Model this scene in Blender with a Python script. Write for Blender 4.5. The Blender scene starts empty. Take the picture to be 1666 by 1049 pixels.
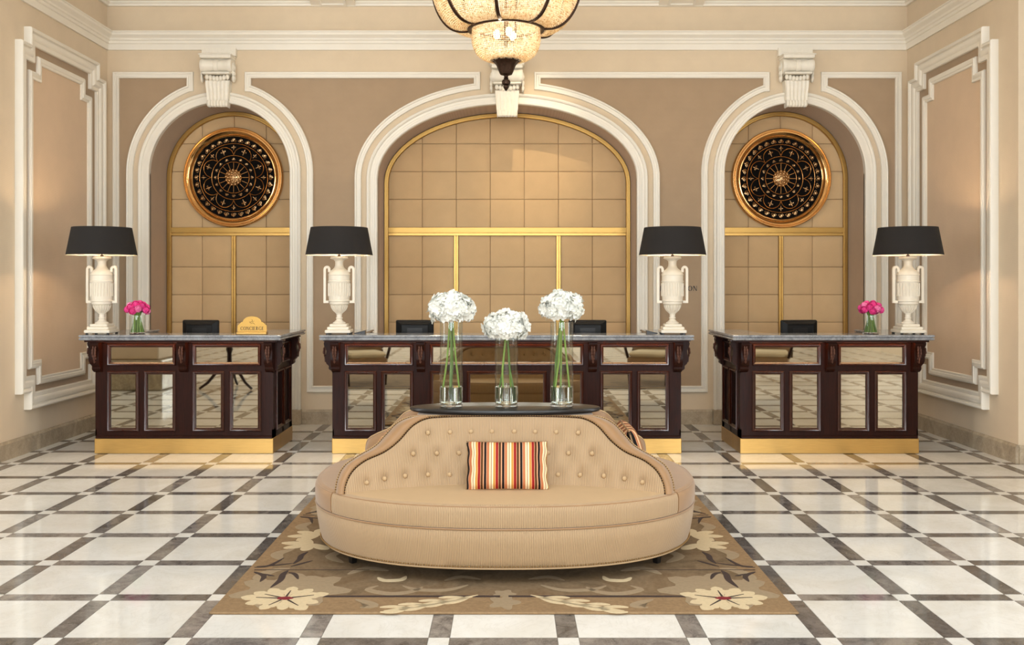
import bpy, bmesh, math, random
from mathutils import Vector, Matrix
from math import sin, cos, pi, sqrt, radians
random.seed(7)
S = bpy.context.scene
COL = S.collection

# ---------------------------------------------------------------- camera, world, light, exposure
cam_d = bpy.data.cameras.new('camera')
cam = bpy.data.objects.new('camera', cam_d); COL.objects.link(cam)
cam.location = (0.025, 0.0, 1.5)
cam.rotation_euler = (pi/2, 0, 0)
cam_d.sensor_width = 36.0
cam_d.lens = 1530/1666*36.0
cam_d.shift_x = 4.0/1666
cam_d.shift_y = -64.5/1666
cam_d.clip_start = 0.05
S.camera = cam
W = bpy.data.worlds.new('world'); S.world = W; W.use_nodes = True
W.node_tree.nodes['Background'].inputs[0].default_value = (0.80, 0.90, 1.0, 1)
W.node_tree.nodes['Background'].inputs[1].default_value = 1.0
S.view_settings.view_transform = 'Standard'
S.view_settings.look = 'None'
S.view_settings.exposure = -0.16
S.view_settings.gamma = 1.0
S.view_settings.use_curve_mapping = False
S.cycles.use_denoising = True
S.cycles.max_bounces = 9
S.cycles.diffuse_bounces = 4
S.cycles.glossy_bounces = 5
S.cycles.transmission_bounces = 9
S.cycles.transparent_max_bounces = 12
S.cycles.caustics_reflective = False
S.cycles.caustics_refractive = False
S.cycles.sample_clamp_indirect = 5.0
S.cycles.blur_glossy = 0.5

def light(name, kind, loc, energy, col, parent=None, rot=(0, 0, 0), **kw):
    d = bpy.data.lights.new(name, kind); d.energy = energy; d.color = col
    for k, v in kw.items(): setattr(d, k, v)
    o = bpy.data.objects.new(name, d); COL.objects.link(o)
    o.location = loc; o.rotation_euler = rot
    if parent: o.parent = parent
    return o

DAY = (0.87, 0.945, 1.0)
WARM = (1.0, 0.72, 0.42)
# daylight entering by the three tall windows of the lobby behind the camera
WINDOWS = ((-5.07, 1.0), (0.0, 1.8), (5.07, 1.0))      # centre x, half width
for wx, wh in WINDOWS:
    light('window_daylight', 'AREA', (wx, -6.93, 2.55), 272*wh, DAY, rot=(pi/2, 0, 0), shape='RECTANGLE', size=2*wh, size_y=3.9)
# skylight in the lobby ceiling
light('skylight_daylight', 'AREA', (0, 1.6, 5.28), 230, DAY, rot=(0, 0, 0), shape='RECTANGLE', size=7.0, size_y=4.0)

# added side lights, framed as windows, to brighten alcove walls and niche reveals
for sx in (-1, 1):
    light('added_side_light', 'AREA', (sx*8.04, 3.2, 2.55), 230, DAY, rot=(pi/2, 0, sx*pi/2), shape='RECTANGLE', size=2.6, size_y=3.9)

# ---------------------------------------------------------------- materials
def lin(c):
    return tuple(((v/255)/12.92 if v/255 <= 0.04045 else ((v/255+0.055)/1.055)**2.4) for v in c) + (1.0,)

class NT:
    def __init__(s, name):
        s.m = bpy.data.materials.new(name); s.m.use_nodes = True
        s.t = s.m.node_tree; s.n = s.t.nodes; s.b = s.n['Principled BSDF']; s.out = s.n['Material Output']
    def new(s, ty, **kw):
        x = s.n.new(ty)
        for k, v in kw.items(): setattr(x, k, v)
        return x
    def link(s, a, b): s.t.links.new(a, b)
    def ramp(s, fac, stops, interp='LINEAR'):
        r = s.new('ShaderNodeValToRGB'); r.color_ramp.interpolation = interp
        e = r.color_ramp.elements
        while len(e) < len(stops): e.new(0.5)
        for i, (p, c) in enumerate(stops): e[i].position = p; e[i].color = c
        s.link(fac, r.inputs[0]); return r.outputs[0]
    def coord(s, which='Object', scale=(1, 1, 1)):
        c = s.new('ShaderNodeTexCoord'); mp = s.new('ShaderNodeMapping')
        mp.inputs['Scale'].default_value = scale
        s.link(c.outputs[which], mp.inputs[0]); return mp.outputs[0]
    def noise(s, vec, scale, detail=4, rough=.55, dist=0):
        n = s.new('ShaderNodeTexNoise'); n.inputs['Scale'].default_value = scale
        n.inputs['Detail'].default_value = detail; n.inputs['Roughness'].default_value = rough
        n.inputs['Distortion'].default_value = dist
        s.link(vec, n.inputs['Vector']); return n.outputs['Fac']
    def bump(s, h, strength, dist=.01):
        b = s.new('ShaderNodeBump'); b.inputs['Strength'].default_value = strength
        b.inputs['Distance'].default_value = dist
        s.link(h, b.inputs['Height']); s.link(b.outputs[0], s.b.inputs['Normal'])
    def mix(s, fac, a, b, mode='MIX'):
        m = s.new('ShaderNodeMix', data_type='RGBA', blend_type=mode)
        for i, v in ((0, fac), (6, a), (7, b)):
            if hasattr(v, 'is_output') or isinstance(v, bpy.types.NodeSocket): s.link(v, m.inputs[i])
            else: m.inputs[i].default_value = v
        return m.outputs[2]
    def set(s, **kw):
        for k, v in kw.items():
            k = {'base': 'Base Color', 'rough': 'Roughness', 'metal': 'Metallic', 'spec': 'Specular IOR Level', 'ior': 'IOR',
                 'trans': 'Transmission Weight', 'sheen': 'Sheen Weight', 'coat': 'Coat Weight', 'emit': 'Emission Color',
                 'emits': 'Emission Strength'}[k]
            if isinstance(v, bpy.types.NodeSocket): s.link(v, s.b.inputs[k])
            else: s.b.inputs[k].default_value = v
        return s

M = {}
def plain(key, c, rough=.6, metal=0, var=.0, vscale=6, bump=0, bscale=200, **kw):
    n = NT(key); c = lin(c)
    if var:
        v = n.coord(); f = n.noise(v, vscale)
        n.set(base=n.ramp(f, [(.3, tuple(x*(1-var) for x in c[:3])+(1,)), (.7, tuple(min(1, x*(1+var)) for x in c[:3])+(1,))]))
    else: n.set(base=c)
    if bump:
        v = n.coord(); n.bump(n.noise(v, bscale, 2), bump, .002)
    n.set(rough=rough, metal=metal, **kw); M[key] = n.m; return n

def weave(key, c, var=.07, scale=260, rough=.85):
    n = NT(key); c = lin(c); v = n.coord()
    w1 = n.new('ShaderNodeTexWave', wave_type='BANDS', bands_direction='Z'); w1.inputs['Scale'].default_value = scale/6
    w1.inputs['Distortion'].default_value = 1.5; w1.inputs['Detail'].default_value = 2; n.link(v, w1.inputs['Vector'])
    w2 = n.new('ShaderNodeTexWave', wave_type='BANDS', bands_direction='DIAGONAL'); w2.inputs['Scale'].default_value = scale/6
    w2.inputs['Distortion'].default_value = 2; n.link(v, w2.inputs['Vector'])
    f = n.noise(v, 5, 5)
    base = n.ramp(f, [(.3, tuple(x*(1-var) for x in c[:3])+(1,)), (.7, tuple(min(1, x*(1+var)) for x in c[:3])+(1,))])
    base = n.mix(.10, base, w1.outputs['Color'], 'SOFT_LIGHT')
    base = n.mix(.08, base, w2.outputs['Color'], 'SOFT_LIGHT')
    n.set(base=base, rough=rough, sheen=.15); n.bump(w1.outputs['Fac'], .06, .001); M[key] = n.m

weave('wall', (214, 195, 168), .03)
weave('brown', (164, 140, 113), .04)
weave('taupe', (210, 183, 153), .03)
weave('reveal', (186, 158, 130), .04)
weave('pad', (206, 172, 128), .04)
plain('padback', (120, 96, 66), .9)
plain('trim', (232, 225, 212), .45, var=.015, bump=.03, bscale=90)
plain('plaster', (233, 226, 212), .55, var=.03, vscale=25, bump=.1, bscale=120)
plain('ceiling', (233, 224, 208), .7, var=.02)
plain('lobbywall', (205, 184, 158), .7, var=.03)
plain('black', (20, 18, 17), .35)
plain('backing', (14, 12, 11), .9, spec=.1)
plain('blackplastic', (9, 9, 10), .5, bump=.05, spec=.25)
plain('blackwood', (26, 24, 24), .33, var=.1, vscale=20)
plain('shade', (30, 26, 24), .9, bump=.25, bscale=420)
plain('lining', (245, 235, 215), .8)
plain('urn', (230, 220, 202), .38, var=.03, vscale=18, bump=.06, bscale=40)
plain('stem', (118, 146, 56), .5, var=.2, vscale=25)
plain('darkstem', (78, 110, 38), .5, var=.25, vscale=30)
plain('white_petal', (230, 229, 220), .7, var=.05, vscale=40)
plain('pink_petal', (226, 62, 140), .6, var=.22, vscale=45)
plain('pale_pink', (242, 130, 180), .6, var=.1, vscale=45)
plain('bronze', (62, 44, 33), .38, .85, var=.3, vscale=60, bump=.2, bscale=150)
plain('ink', (42, 32, 26), .5)
plain('rug_cream', (206, 186, 150), .95, var=.06, vscale=60, bump=.3, bscale=500)
plain('rug_soft', (152, 132, 104), .95, var=.07, vscale=50, bump=.3, bscale=500)
plain('rug_dark', (58, 42, 36), .95, var=.15, vscale=60, bump=.3, bscale=500)
plain('rug_red', (120, 24, 34), .95, var=.15, vscale=60)
plain('leather', (150, 118, 84), .5, var=.08)
plain('cream_cloth', (214, 194, 160), .85, var=.05, bump=.1)
plain('leaf', (36, 62, 28), .5, var=.3, vscale=12)
plain('nail', (150, 118, 74), .3, .9)
plain('grout', (150, 140, 126), .7)
plain('piping', (190, 160, 120), .6)
plain('copper_satin', (156, 118, 78), .42, var=.05, vscale=14, bump=.04, bscale=300, sheen=.3)
plain('seat_top', (194, 164, 126), .75, var=.03, bump=.08, bscale=600)

def rug_ground():
    n = NT('rug_ground'); v = n.coord()
    f = n.noise(v, 3.2, 4, .6, 1.2); g = n.noise(v, 60, 3)
    b = n.ramp(f, [(.36, lin((110, 92, 70))), (.52, lin((130, 109, 84))), (.68, lin((120, 98, 73)))])
    b = n.mix(.25, b, n.ramp(g, [(.3, (.25, .25, .25, 1)), (.7, (.75, .75, .75, 1))]), 'SOFT_LIGHT')
    n.set(base=b, rough=.96, spec=.1); n.bump(n.noise(v, 420, 2), .5, .003); M['rug_ground'] = n.m
    n = NT('rug_border'); v = n.coord(); g = n.noise(v, 50, 3)
    n.set(base=n.ramp(g, [(.3, lin((136, 111, 83))), (.7, lin((154, 127, 95)))]), rough=.96, spec=.1)
    n.bump(n.noise(v, 420, 2), .5, .003); M['rug_border'] = n.m
rug_ground()

def ribbed(key, c1, c2, per):
    n = NT(key); uv = n.new('ShaderNodeUVMap'); uv.uv_map = 'UVMap'
    sp = n.new('ShaderNodeSeparateXYZ'); n.link(uv.outputs[0], sp.inputs[0])
    m = n.new('ShaderNodeMath', operation='MULTIPLY'); m.inputs[1].default_value = 2*pi/per; n.link(sp.outputs[0], m.inputs[0])
    s = n.new('ShaderNodeMath', operation='SINE'); n.link(m.outputs[0], s.inputs[0])
    a = n.new('ShaderNodeMath', operation='MULTIPLY_ADD'); a.inputs[1].default_value = .5; a.inputs[2].default_value = .5; n.link(s.outputs[0], a.inputs[0])
    f = n.noise(n.coord(), 9, 4)
    b = n.ramp(a.outputs[0], [(.15, lin(c1)), (.6, lin(c2))])
    b = n.mix(.15, b, n.ramp(f, [(.3, (.35, .35, .35, 1)), (.7, (.65, .65, .65, 1))]), 'SOFT_LIGHT')
    n.set(base=b, rough=.6, sheen=.25); n.bump(a.outputs[0], .35, .003); M[key] = n.m
ribbed('ribbed', (146, 118, 84), (186, 156, 119), .0085)

def striped():
    n = NT('striped'); uv = n.new('ShaderNodeUVMap'); uv.uv_map = 'UVMap'
    sp = n.new('ShaderNodeSeparateXYZ'); n.link(uv.outputs[0], sp.inputs[0])
    m = n.new('ShaderNodeMath', operation='MULTIPLY'); m.inputs[1].default_value = 4.55; n.link(sp.outputs[0], m.inputs[0])
    fr = n.new('ShaderNodeMath', operation='FRACT'); n.link(m.outputs[0], fr.inputs[0])
    cs = [((24, 16, 14), .12), ((196, 150, 120), .03), ((186, 112, 72), .13), ((232, 205, 165), .10), ((150, 100, 82), .04), ((240, 222, 180), .09),
          ((196, 140, 62), .09), ((226, 150, 100), .05), ((146, 26, 26), .13), ((206, 150, 112), .03), ((84, 52, 24), .12), ((206, 150, 112), .07)]
    st, p = [], 0
    for c, w in cs: st.append((p, lin(c))); p += w
    n.set(base=n.ramp(fr.outputs[0], st, 'CONSTANT'), rough=.75, spec=.2); n.bump(n.noise(n.coord(), 300, 2), .2, .002); M['striped'] = n.m
striped()

def marble(key, light_c, dark_c, vein, rough, rnd=.12, scale=2.2, island=False, vs=.5):
    n = NT(key)
    geo = n.new('ShaderNodeNewGeometry'); oi = n.new('ShaderNodeObjectInfo')
    r = geo.outputs['Random Per Island'] if island else oi.outputs['Random']
    ad = n.new('ShaderNodeVectorMath', operation='ADD'); sc = n.new('ShaderNodeVectorMath', operation='SCALE')
    cmb = n.new('ShaderNodeCombineXYZ'); n.link(r, cmb.inputs[0]); n.link(r, cmb.inputs[1])
    n.link(cmb.outputs[0], sc.inputs[0]); sc.inputs['Scale'].default_value = 37
    n.link(geo.outputs['Position'], ad.inputs[0]); n.link(sc.outputs[0], ad.inputs[1])
    v = ad.outputs[0]
    f = n.noise(v, scale, 6, .6, 1.5); g = n.noise(v, scale*2.3, 8, .65, 2.5)
    b = n.ramp(f, [(.3, lin(dark_c)), (.65, lin(light_c))])
    vn = n.ramp(g, [(.47, (0, 0, 0, 1)), (.5, (1, 1, 1, 1)), (.53, (0, 0, 0, 1))])
    sepv = n.new('ShaderNodeMath', operation='MULTIPLY'); sepv.inputs[1].default_value = vs; n.link(vn, sepv.inputs[0])
    b = n.mix(sepv.outputs[0], b, lin(vein))
    mr = n.new('ShaderNodeMapRange'); mr.inputs[3].default_value = 1-rnd; mr.inputs[4].default_value = 1+rnd*.5; n.link(r, mr.inputs[0])
    hs = n.new('ShaderNodeHueSaturation'); n.link(mr.outputs[0], hs.inputs['Value']); n.link(b, hs.inputs['Color'])
    n.set(base=hs.outputs[0], rough=rough, spec=.5)
    M[key] = n.m
marble('white_marble', (236, 234, 229), (222, 218, 209), (196, 190, 180), .07, .07, vs=.25)
marble('grey_marble', (140, 133, 127), (78, 73, 71), (186, 180, 172), .08, .50, scale=7, vs=.3)
marble('white_marble_far', (236, 234, 229), (222, 218, 209), (196, 190, 180), .07, .07, island=True, vs=.25)
marble('grey_marble_far', (140, 133, 127), (78, 73, 71), (186, 180, 172), .08, .50, scale=7, island=True, vs=.3)
marble('base_marble', (182, 166, 142), (150, 136, 116), (205, 192, 172), .25, .08, scale=4, vs=.4)
marble('counter_marble', (150, 152, 156), (104, 106, 112), (190, 192, 194), .12, .02, scale=8, vs=.5)
marble('pillar_marble', (176, 160, 134), (132, 120, 100), (205, 194, 170), .2, .05, scale=3, vs=.5)

def brushed(key, c, rough, bump=.06, sc=(3, 3, 160)):
    n = NT(key); v = n.coord('Object', sc); f = n.noise(v, 3, 4)
    c = lin(c)
    n.set(base=n.ramp(f, [(.3, tuple(x*.88 for x in c[:3])+(1,)), (.7, tuple(min(1, x*1.08) for x in c[:3])+(1,))]), rough=rough, metal=1.0)
    n.bump(f, bump, .001); M[key] = n.m
brushed('brass', (196, 158, 94), .34)
brushed('gold', (190, 152, 88), .36)
plain('polished_gold', (216, 170, 112), .13, 1.0)
plain('antique_gold', (186, 150, 108), .25, 1.0, var=.2, vscale=80)
plain('mirror', (196, 191, 176), .02, 1.0)
plain('plaque_gold', (196, 156, 84), .45, .75)
plain('mirror_bevel', (240, 232, 212), .03, 1.0)

def wood(key, c1, c2, rough, sc=(30, 30, 2.2)):
    n = NT(key); v = n.coord('Object', sc); f = n.noise(v, 2.2, 6, .6, .8)
    n.set(base=n.ramp(f, [(.3, lin(c1)), (.7, lin(c2))]), rough=rough, coat=.02, spec=.13); n.bump(f, .03, .002); M[key] = n.m
wood('mahogany', (28, 9, 4), (47, 17, 7), .36)
wood('mahogany_gloss', (40, 15, 8), (62, 25, 14), .2)
M['mahogany_gloss'].node_tree.nodes['Principled BSDF'].inputs['Specular IOR Level'].default_value = .6
wood('carved', (70, 44, 36), (100, 68, 56), .25)

def glass(key, c, ior, rough=0):
    n = NT(key); n.set(base=lin(c), rough=rough, trans=1.0, ior=ior)
    M[key] = n.m
glass('glass', (250, 252, 250), 1.45)
glass('water', (246, 252, 248), 1.33)

def thin_glass():
    n = NT('thin_glass')
    tp = n.new('ShaderNodeBsdfTransparent'); tp.inputs[0].default_value = (.965, .98, .965, 1)
    gl = n.new('ShaderNodeBsdfGlossy'); gl.inputs['Roughness'].default_value = .0
    lw = n.new('ShaderNodeLayerWeight'); lw.inputs[0].default_value = .5
    pw_ = n.new('ShaderNodeMath', operation='POWER'); pw_.inputs[1].default_value = 5.0; n.link(lw.outputs['Facing'], pw_.inputs[0])
    fr = n.new('ShaderNodeMath', operation='MULTIPLY_ADD'); fr.inputs[1].default_value = .9; fr.inputs[2].default_value = .04; n.link(pw_.outputs[0], fr.inputs[0])
    mx = n.new('ShaderNodeMixShader'); n.link(fr.outputs[0], mx.inputs[0]); n.link(tp.outputs[0], mx.inputs[1]); n.link(gl.outputs[0], mx.inputs[2])
    n.link(mx.outputs[0], n.out.inputs[0]); M['thin_glass'] = n.m
thin_glass()

def beads():
    n = NT('beads')
    geo = n.new('ShaderNodeNewGeometry')
    cr_ = n.ramp(geo.outputs['Random Per Island'], [(0, lin((206, 178, 136))), (.3, lin((240, 220, 184))), (1, lin((255, 246, 226)))])
    tr = n.new('ShaderNodeBsdfTranslucent'); n.link(cr_, tr.inputs[0])
    gl = n.new('ShaderNodeBsdfGlossy'); gl.inputs['Roughness'].default_value = .1
    df = n.new('ShaderNodeBsdfDiffuse'); n.link(cr_, df.inputs[0])
    a = n.new('ShaderNodeMixShader'); a.inputs[0].default_value = .35; n.link(tr.outputs[0], a.inputs[1]); n.link(df.outputs[0], a.inputs[2])
    b = n.new('ShaderNodeMixShader'); b.inputs[0].default_value = .10; n.link(a.outputs[0], b.inputs[1]); n.link(gl.outputs[0], b.inputs[2])
    n.link(b.outputs[0], n.out.inputs[0]); M['beads'] = n.m
beads()
def emit(key, c, s):
    n = NT(key); n.set(base=(1, 1, 1, 1), emit=lin(c), emits=s); M[key] = n.m
emit('bulb', (255, 226, 170), 5)
emit('sky_pane', (236, 242, 250), 1.2)

# ---------------------------------------------------------------- mesh helpers
class MB:
    def __init__(s): s.v = []; s.f = []; s.uv = {}
    def add(s, vs, fs):
        o = len(s.v); s.v += [tuple(p) for p in vs]; s.f += [tuple(i+o for i in f) for f in fs]; return o
    def box(s, x0, x1, y0, y1, z0, z1):
        s.add([(x0, y0, z0), (x1, y0, z0), (x1, y1, z0), (x0, y1, z0), (x0, y0, z1), (x1, y0, z1), (x1, y1, z1), (x0, y1, z1)],
              [(0, 3, 2, 1), (4, 5, 6, 7), (0, 1, 5, 4), (1, 2, 6, 5), (2, 3, 7, 6), (3, 0, 4, 7)]); return s
    def bbox(s, x0, x1, y0, y1, z0, z1, b=.006):
        """box with chamfered top and vertical edges"""
        n = 8
        def ring(ins, z):
            a, c, d, e = x0+ins, x1-ins, y0+ins, y1-ins
            return [(a+b, d, z), (c-b, d, z), (c, d+b, z), (c, e-b, z), (c-b, e, z), (a+b, e, z), (a, e-b, z), (a, d+b, z)]
        R = ring(b, z0)+ring(0, z0+b)+ring(0, z1-b)+ring(b, z1)
        F = [tuple(range(n-1, -1, -1)), tuple(range(3*n, 4*n))]
        for k in range(3):
            for i in range(n): F.append((k*n+i, k*n+(i+1) % n, (k+1)*n+(i+1) % n, (k+1)*n+i))
        s.add(R, F); return s
    def grid(s, P, closed_u=False, uv=None):
        nu, nv = len(P), len(P[0]); o = len(s.v)
        for row in P: s.v += [tuple(p) for p in row]
        if uv:
            for i in range(nu):
                for j in range(nv): s.uv[o+i*nv+j] = uv[i][j]
        for i in range(nu if closed_u else nu-1):
            for j in range(nv-1):
                a, b = i*nv+j, ((i+1) % nu)*nv+j
                s.f.append((o+a, o+b, o+b+1, o+a+1))
        return s
    def lathe(s, prof, n=32, c=(0, 0, 0), sx=1, sy=1, cap=True):
        P = [[(c[0]+r*cos(2*pi*i/n)*sx, c[1]+r*sin(2*pi*i/n)*sy, c[2]+z) for r, z in prof] for i in range(n)]
        o = len(s.v); s.grid(P, True); m = len(prof)
        if cap:
            if prof[0][0] > 1e-4: s.f.append(tuple(o+i*m for i in range(n))[::-1])
            if prof[-1][0] > 1e-4: s.f.append(tuple(o+i*m+m-1 for i in range(n)))
        return s
    def prism(s, poly, mapf, d0, d1):
        n = len(poly); o = len(s.v)
        s.v += [tuple(mapf(a, b, d0)) for a, b in poly]+[tuple(mapf(a, b, d1)) for a, b in poly]
        s.f.append(tuple(o+i for i in range(n))); s.f.append(tuple(o+n+i for i in range(n))[::-1])
        for i in range(n): s.f.append((o+i, o+(i+1) % n, o+n+(i+1) % n, o+n+i))
        return s
    def tube(s, pts, r, n=8, closed=False, rr=None, cap=True):
        pts = [Vector(p) for p in pts]; P = []; m = len(pts); up = None
        for i, p in enumerate(pts):
            if closed: d = pts[(i+1) % m]-pts[i-1]
            else: d = pts[min(i+1, m-1)]-pts[max(i-1, 0)]
            d.normalize()
            if up is None:
                up = Vector((0, 0, 1)) if abs(d.z) < .9 else Vector((1, 0, 0))
            a = d.cross(up)
            if a.length < 1e-5: a = d.orthogonal()
            a.normalize(); b = a.cross(d).normalized(); up = b
            q = rr[i] if rr else r
            P.append([tuple(p+a*q*cos(2*pi*k/n)+b*q*sin(2*pi*k/n)) for k in range(n)]+[])
        o = len(s.v)
        for row in P: s.v += row
        for i in range(m if closed else m-1):
            for k in range(n):
                a, b = o+i*n, o+((i+1) % m)*n
                s.f.append((a+k, a+(k+1) % n, b+(k+1) % n, b+k))
        if not closed and cap:
            s.f.append(tuple(o+k for k in range(n))[::-1]); s.f.append(tuple(o+(m-1)*n+k for k in range(n)))
        return s
    def ball(s, c, r, nu=8, nv=5, sx=1, sy=1, sz=1):
        prof = [(r*sin(pi*j/nv), -r*cos(pi*j/nv)) for j in range(nv+1)]
        prof[0] = (1e-5, -r); prof[-1] = (1e-5, r)
        P = [[(c[0]+q*cos(2*pi*i/nu)*sx, c[1]+q*sin(2*pi*i/nu)*sy, c[2]+z*sz) for q, z in prof] for i in range(nu)]
        return s.grid(P, True)
    def sweep(s, path, prof, mapf, closed=False, caps=True):
        m = len(path); path = [Vector(p) for p in path]; P = []
        for i in range(m):
            if closed: e0 = path[i]-path[i-1]; e1 = path[(i+1) % m]-path[i]
            else:
                e0 = path[i]-path[i-1] if i > 0 else path[1]-path[0]
                e1 = path[i+1]-path[i] if i < m-1 else path[-1]-path[-2]
            n0 = Vector((e0.y, -e0.x)).normalized(); n1 = Vector((e1.y, -e1.x)).normalized()
            b = n0+n1
            b = b/(max(.15, 1+n0.dot(n1)))
            P.append([tuple(mapf(path[i].x+b.x*w, path[i].y+b.y*w, d)) for w, d in prof])
        o = len(s.v); k = len(prof); s.grid(P, closed)
        if caps and not closed:
            s.f.append(tuple(o+j for j in range(k))); s.f.append(tuple(o+(m-1)*k+j for j in range(k))[::-1])
        return s
    def mesh(s, name, mat, smooth=None, recalc=True):
        me = bpy.data.meshes.new(name); me.from_pydata(s.v, [], s.f)
        if recalc:
            bm = bmesh.new(); bm.from_mesh(me); bmesh.ops.recalc_face_normals(bm, faces=bm.faces); bm.to_mesh(me); bm.free()
        if s.uv:
            l = me.uv_layers.new(name='UVMap')
            for lp in me.loops:
                l.data[lp.index].uv = s.uv.get(lp.vertex_index, (0, 0))
        if smooth is not None:
            me.polygons.foreach_set('use_smooth', [True]*len(me.polygons))
            me.set_sharp_from_angle(angle=radians(smooth))
        me.materials.append(M[mat]); return me
    def build(s, name, mat, parent=None, smooth=None, loc=None, recalc=True, rot=None):
        return inst(name, s.mesh(name, mat, smooth, recalc), parent, loc, rot)

def inst(name, me, parent=None, loc=None, rot=None, scale=None):
    o = bpy.data.objects.new(name, me); COL.objects.link(o)
    if parent: o.parent = parent
    if loc: o.location = loc
    if rot: o.rotation_euler = rot
    if scale: o.scale = scale
    return o
def thing(name, label, cat, loc=(0, 0, 0), rz=0, group=None):
    o = bpy.data.objects.new(name, None); COL.objects.link(o); o.empty_display_size = .1
    o.location = loc; o.rotation_euler = (0, 0, rz)
    return tag(o, label, cat, group)
def tag(o, label, cat, group=None):
    o['label'] = label; o['category'] = cat
    if group: o['group'] = group
    return o
def struct(o, label=None):
    o['kind'] = 'structure'
    if label: o['label'] = label
    return o
def stuff(o): o['kind'] = 'stuff'; return o
def MX(d0): return lambda a, b, d: (a, d0-d, b)       # (x,z) plane of a wall at y=d0, depth towards the camera

# ---------------------------------------------------------------- room dimensions
HX, YB, YP, YR, ZC, SILL = 4.245, 9.98, 10.5, 7.80, 5.0, .156
ARCH_X, ARCH_R, ARCH_S = 3.045, .745, 2.66
MID_A, MID_B, MID_S = 1.372, .78, 2.61

# floor: white marble squares framed by grey marble strips with small white insets
PX, PY, GW, Y0 = .545, .554, .090, 3.932
fl = MB().box(-8.2, 8.2, -7.0, YR+.2, -.12, -.004).box(-HX-.2, HX+.2, YR, YP+.3, -.12, -.004).build('floor', 'grout')
struct(fl, 'polished floor of white marble squares framed by grey marble strips')
def in_view(x, y): return 3.7 < y < 10.0 and abs(x) < .56*y+.3
tile_me = {}
def flat_box(sx, sy, mat):
    k = (round(sx, 4), round(sy, 4), mat)
    if k not in tile_me: tile_me[k] = MB().box(-sx/2, sx/2, -sy/2, sy/2, -.012, 0).mesh('tile', mat)
    return tile_me[k]
far = {'white_marble_far': MB(), 'grey_marble_far': MB()}
G = .0012
def lay(name, x0, x1, y0, y1, mat):
    lim = HX if (y0+y1)/2 > YR else 8.2
    x0, x1, y1 = max(x0, -lim), min(x1, lim), min(y1, YP+.05)
    if x1-x0 < .01 or y1-y0 < .01: return
    cx, cy, sx, sy = (x0+x1)/2, (y0+y1)/2, x1-x0-2*G, y1-y0-2*G
    if in_view(cx, cy): inst(name, flat_box(sx, sy, mat), fl, (cx, cy, 0))
    else: far[mat+'_far'].box(cx-sx/2, cx+sx/2, cy-sy/2, cy+sy/2, -.012, 0)
tw, th = PX-GW, PY-GW
for j in range(-20, 12):
    ys = Y0+j*PY                      # centre of a grey row
    for i in range(-16, 16):
        xs = (i+.5)*PX                # centre of a grey column
        lay('marble_tile', xs+GW/2, xs+PX-GW/2, ys+GW/2, ys+PY-GW/2, 'white_marble')
        lay('marble_strip', xs+GW/2, xs+PX-GW/2, ys-GW/2, ys+GW/2, 'grey_marble')
        lay('marble_strip', xs-GW/2, xs+GW/2, ys+GW/2, ys+PY-GW/2, 'grey_marble')
        lay('marble_inset', xs-GW/2, xs+GW/2, ys-GW/2, ys+GW/2, 'white_marble')
stuff(far['white_marble_far'].build('marble_tile_field', 'white_marble_far', fl, recalc=False))
stuff(far['grey_marble_far'].build('marble_strip_field', 'grey_marble_far', fl, recalc=False))

# back wall with three arched niches
def arch_pts(kind, off=0, n=40):
    """polyline of the arch opening from floor left over the top to floor right, offset outwards; local x about the arch centre"""
    if kind == 'side': a = b = ARCH_R+off; s = ARCH_S
    else: a, b, s = MID_A, MID_B, MID_S
    pts = []
    for k in range(n+1):
        t = pi-pi*k/n
        if kind == 'side': pts.append((a*cos(t), s+b*sin(t)))
        else:
            x, z = a*cos(t), b*sin(t); nx, nz = cos(t)/a, sin(t)/b; L = sqrt(nx*nx+nz*nz)
            pts.append((x+nx/L*off, s+z+nz/L*off))
    return pts
ARCHES = [(-ARCH_X, 'side'), (0.0, 'mid'), (ARCH_X, 'side')]
mb = MB()
def col(x0, x1, za, zb): mb.add([(x0, YB, za), (x1, YB, zb), (x1, YB, ZC), (x0, YB, ZC)], [(0, 1, 2, 3)])
x = -HX-.1
for cx, k in ARCHES:
    P = [(cx+a, z) for a, z in arch_pts(k)]
    col(x, P[0][0], -.01, -.01)
    for p, q in zip(P, P[1:]): col(p[0], q[0], p[1], q[1])
    x = P[-1][0]
col(x, HX+.1, -.01, -.01)
mb.add([(-8.2, YP+.25, -.01), (8.2, YP+.25, -.01), (8.2, YP+.25, ZC), (-8.2, YP+.25, ZC)], [(0, 1, 2, 3)])
wb = struct(mb.build('wall_back', 'wall', recalc=False), 'beige fabric back wall with three arched niches')

ARCHI = [(-.057, -.02), (-.057, .038), (-.048, .046), (-.03, .046), (-.026, .036), (-.006, .036), (-.002, .028), (.022, .028), (.026, .042), (.04, .052), (.05, .052), (.057, .044), (.057, 0)]
BAND = [(-.034, 0), (-.034, .02), (-.03, .026), (-.014, .026), (-.010, .018), (.012, .018), (.016, .03), (.028, .034), (.034, .028), (.034, 0)]
SKIRT = [(0, 0), (.022, 0), (.022, .135), (.014, .148), (.010, .156), (0, .156)]
for cx, k in ARCHES:
    A = arch_pts(k)
    path = [(A[0][0], 0)]+A+[(A[-1][0], 0)]
    mb = MB().grid([[(cx+a, YB-.001, z) for a, z in path], [(cx+a, YP+.06, z) for a, z in path]])
    mb.build('niche_reveal', 'reveal', wb, 35)
    B = arch_pts(k, .057); path = [(B[0][0], SILL)]+B+[(B[-1][0], SILL)]
    MB().sweep([(cx+a, z) for a, z in path][::-1], ARCHI, MX(YB)).build('architrave', 'trim', wb, 35)
    # floor-level blocks of the architrave
    for sgn in (-1, 1):
        MB().bbox(cx+sgn*(B[-1][0])-.066, cx+sgn*(B[-1][0])+.066, YB-.062, YB+.01, 0, SILL+.004).build('plinth_block', 'base_marble', wb)

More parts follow.
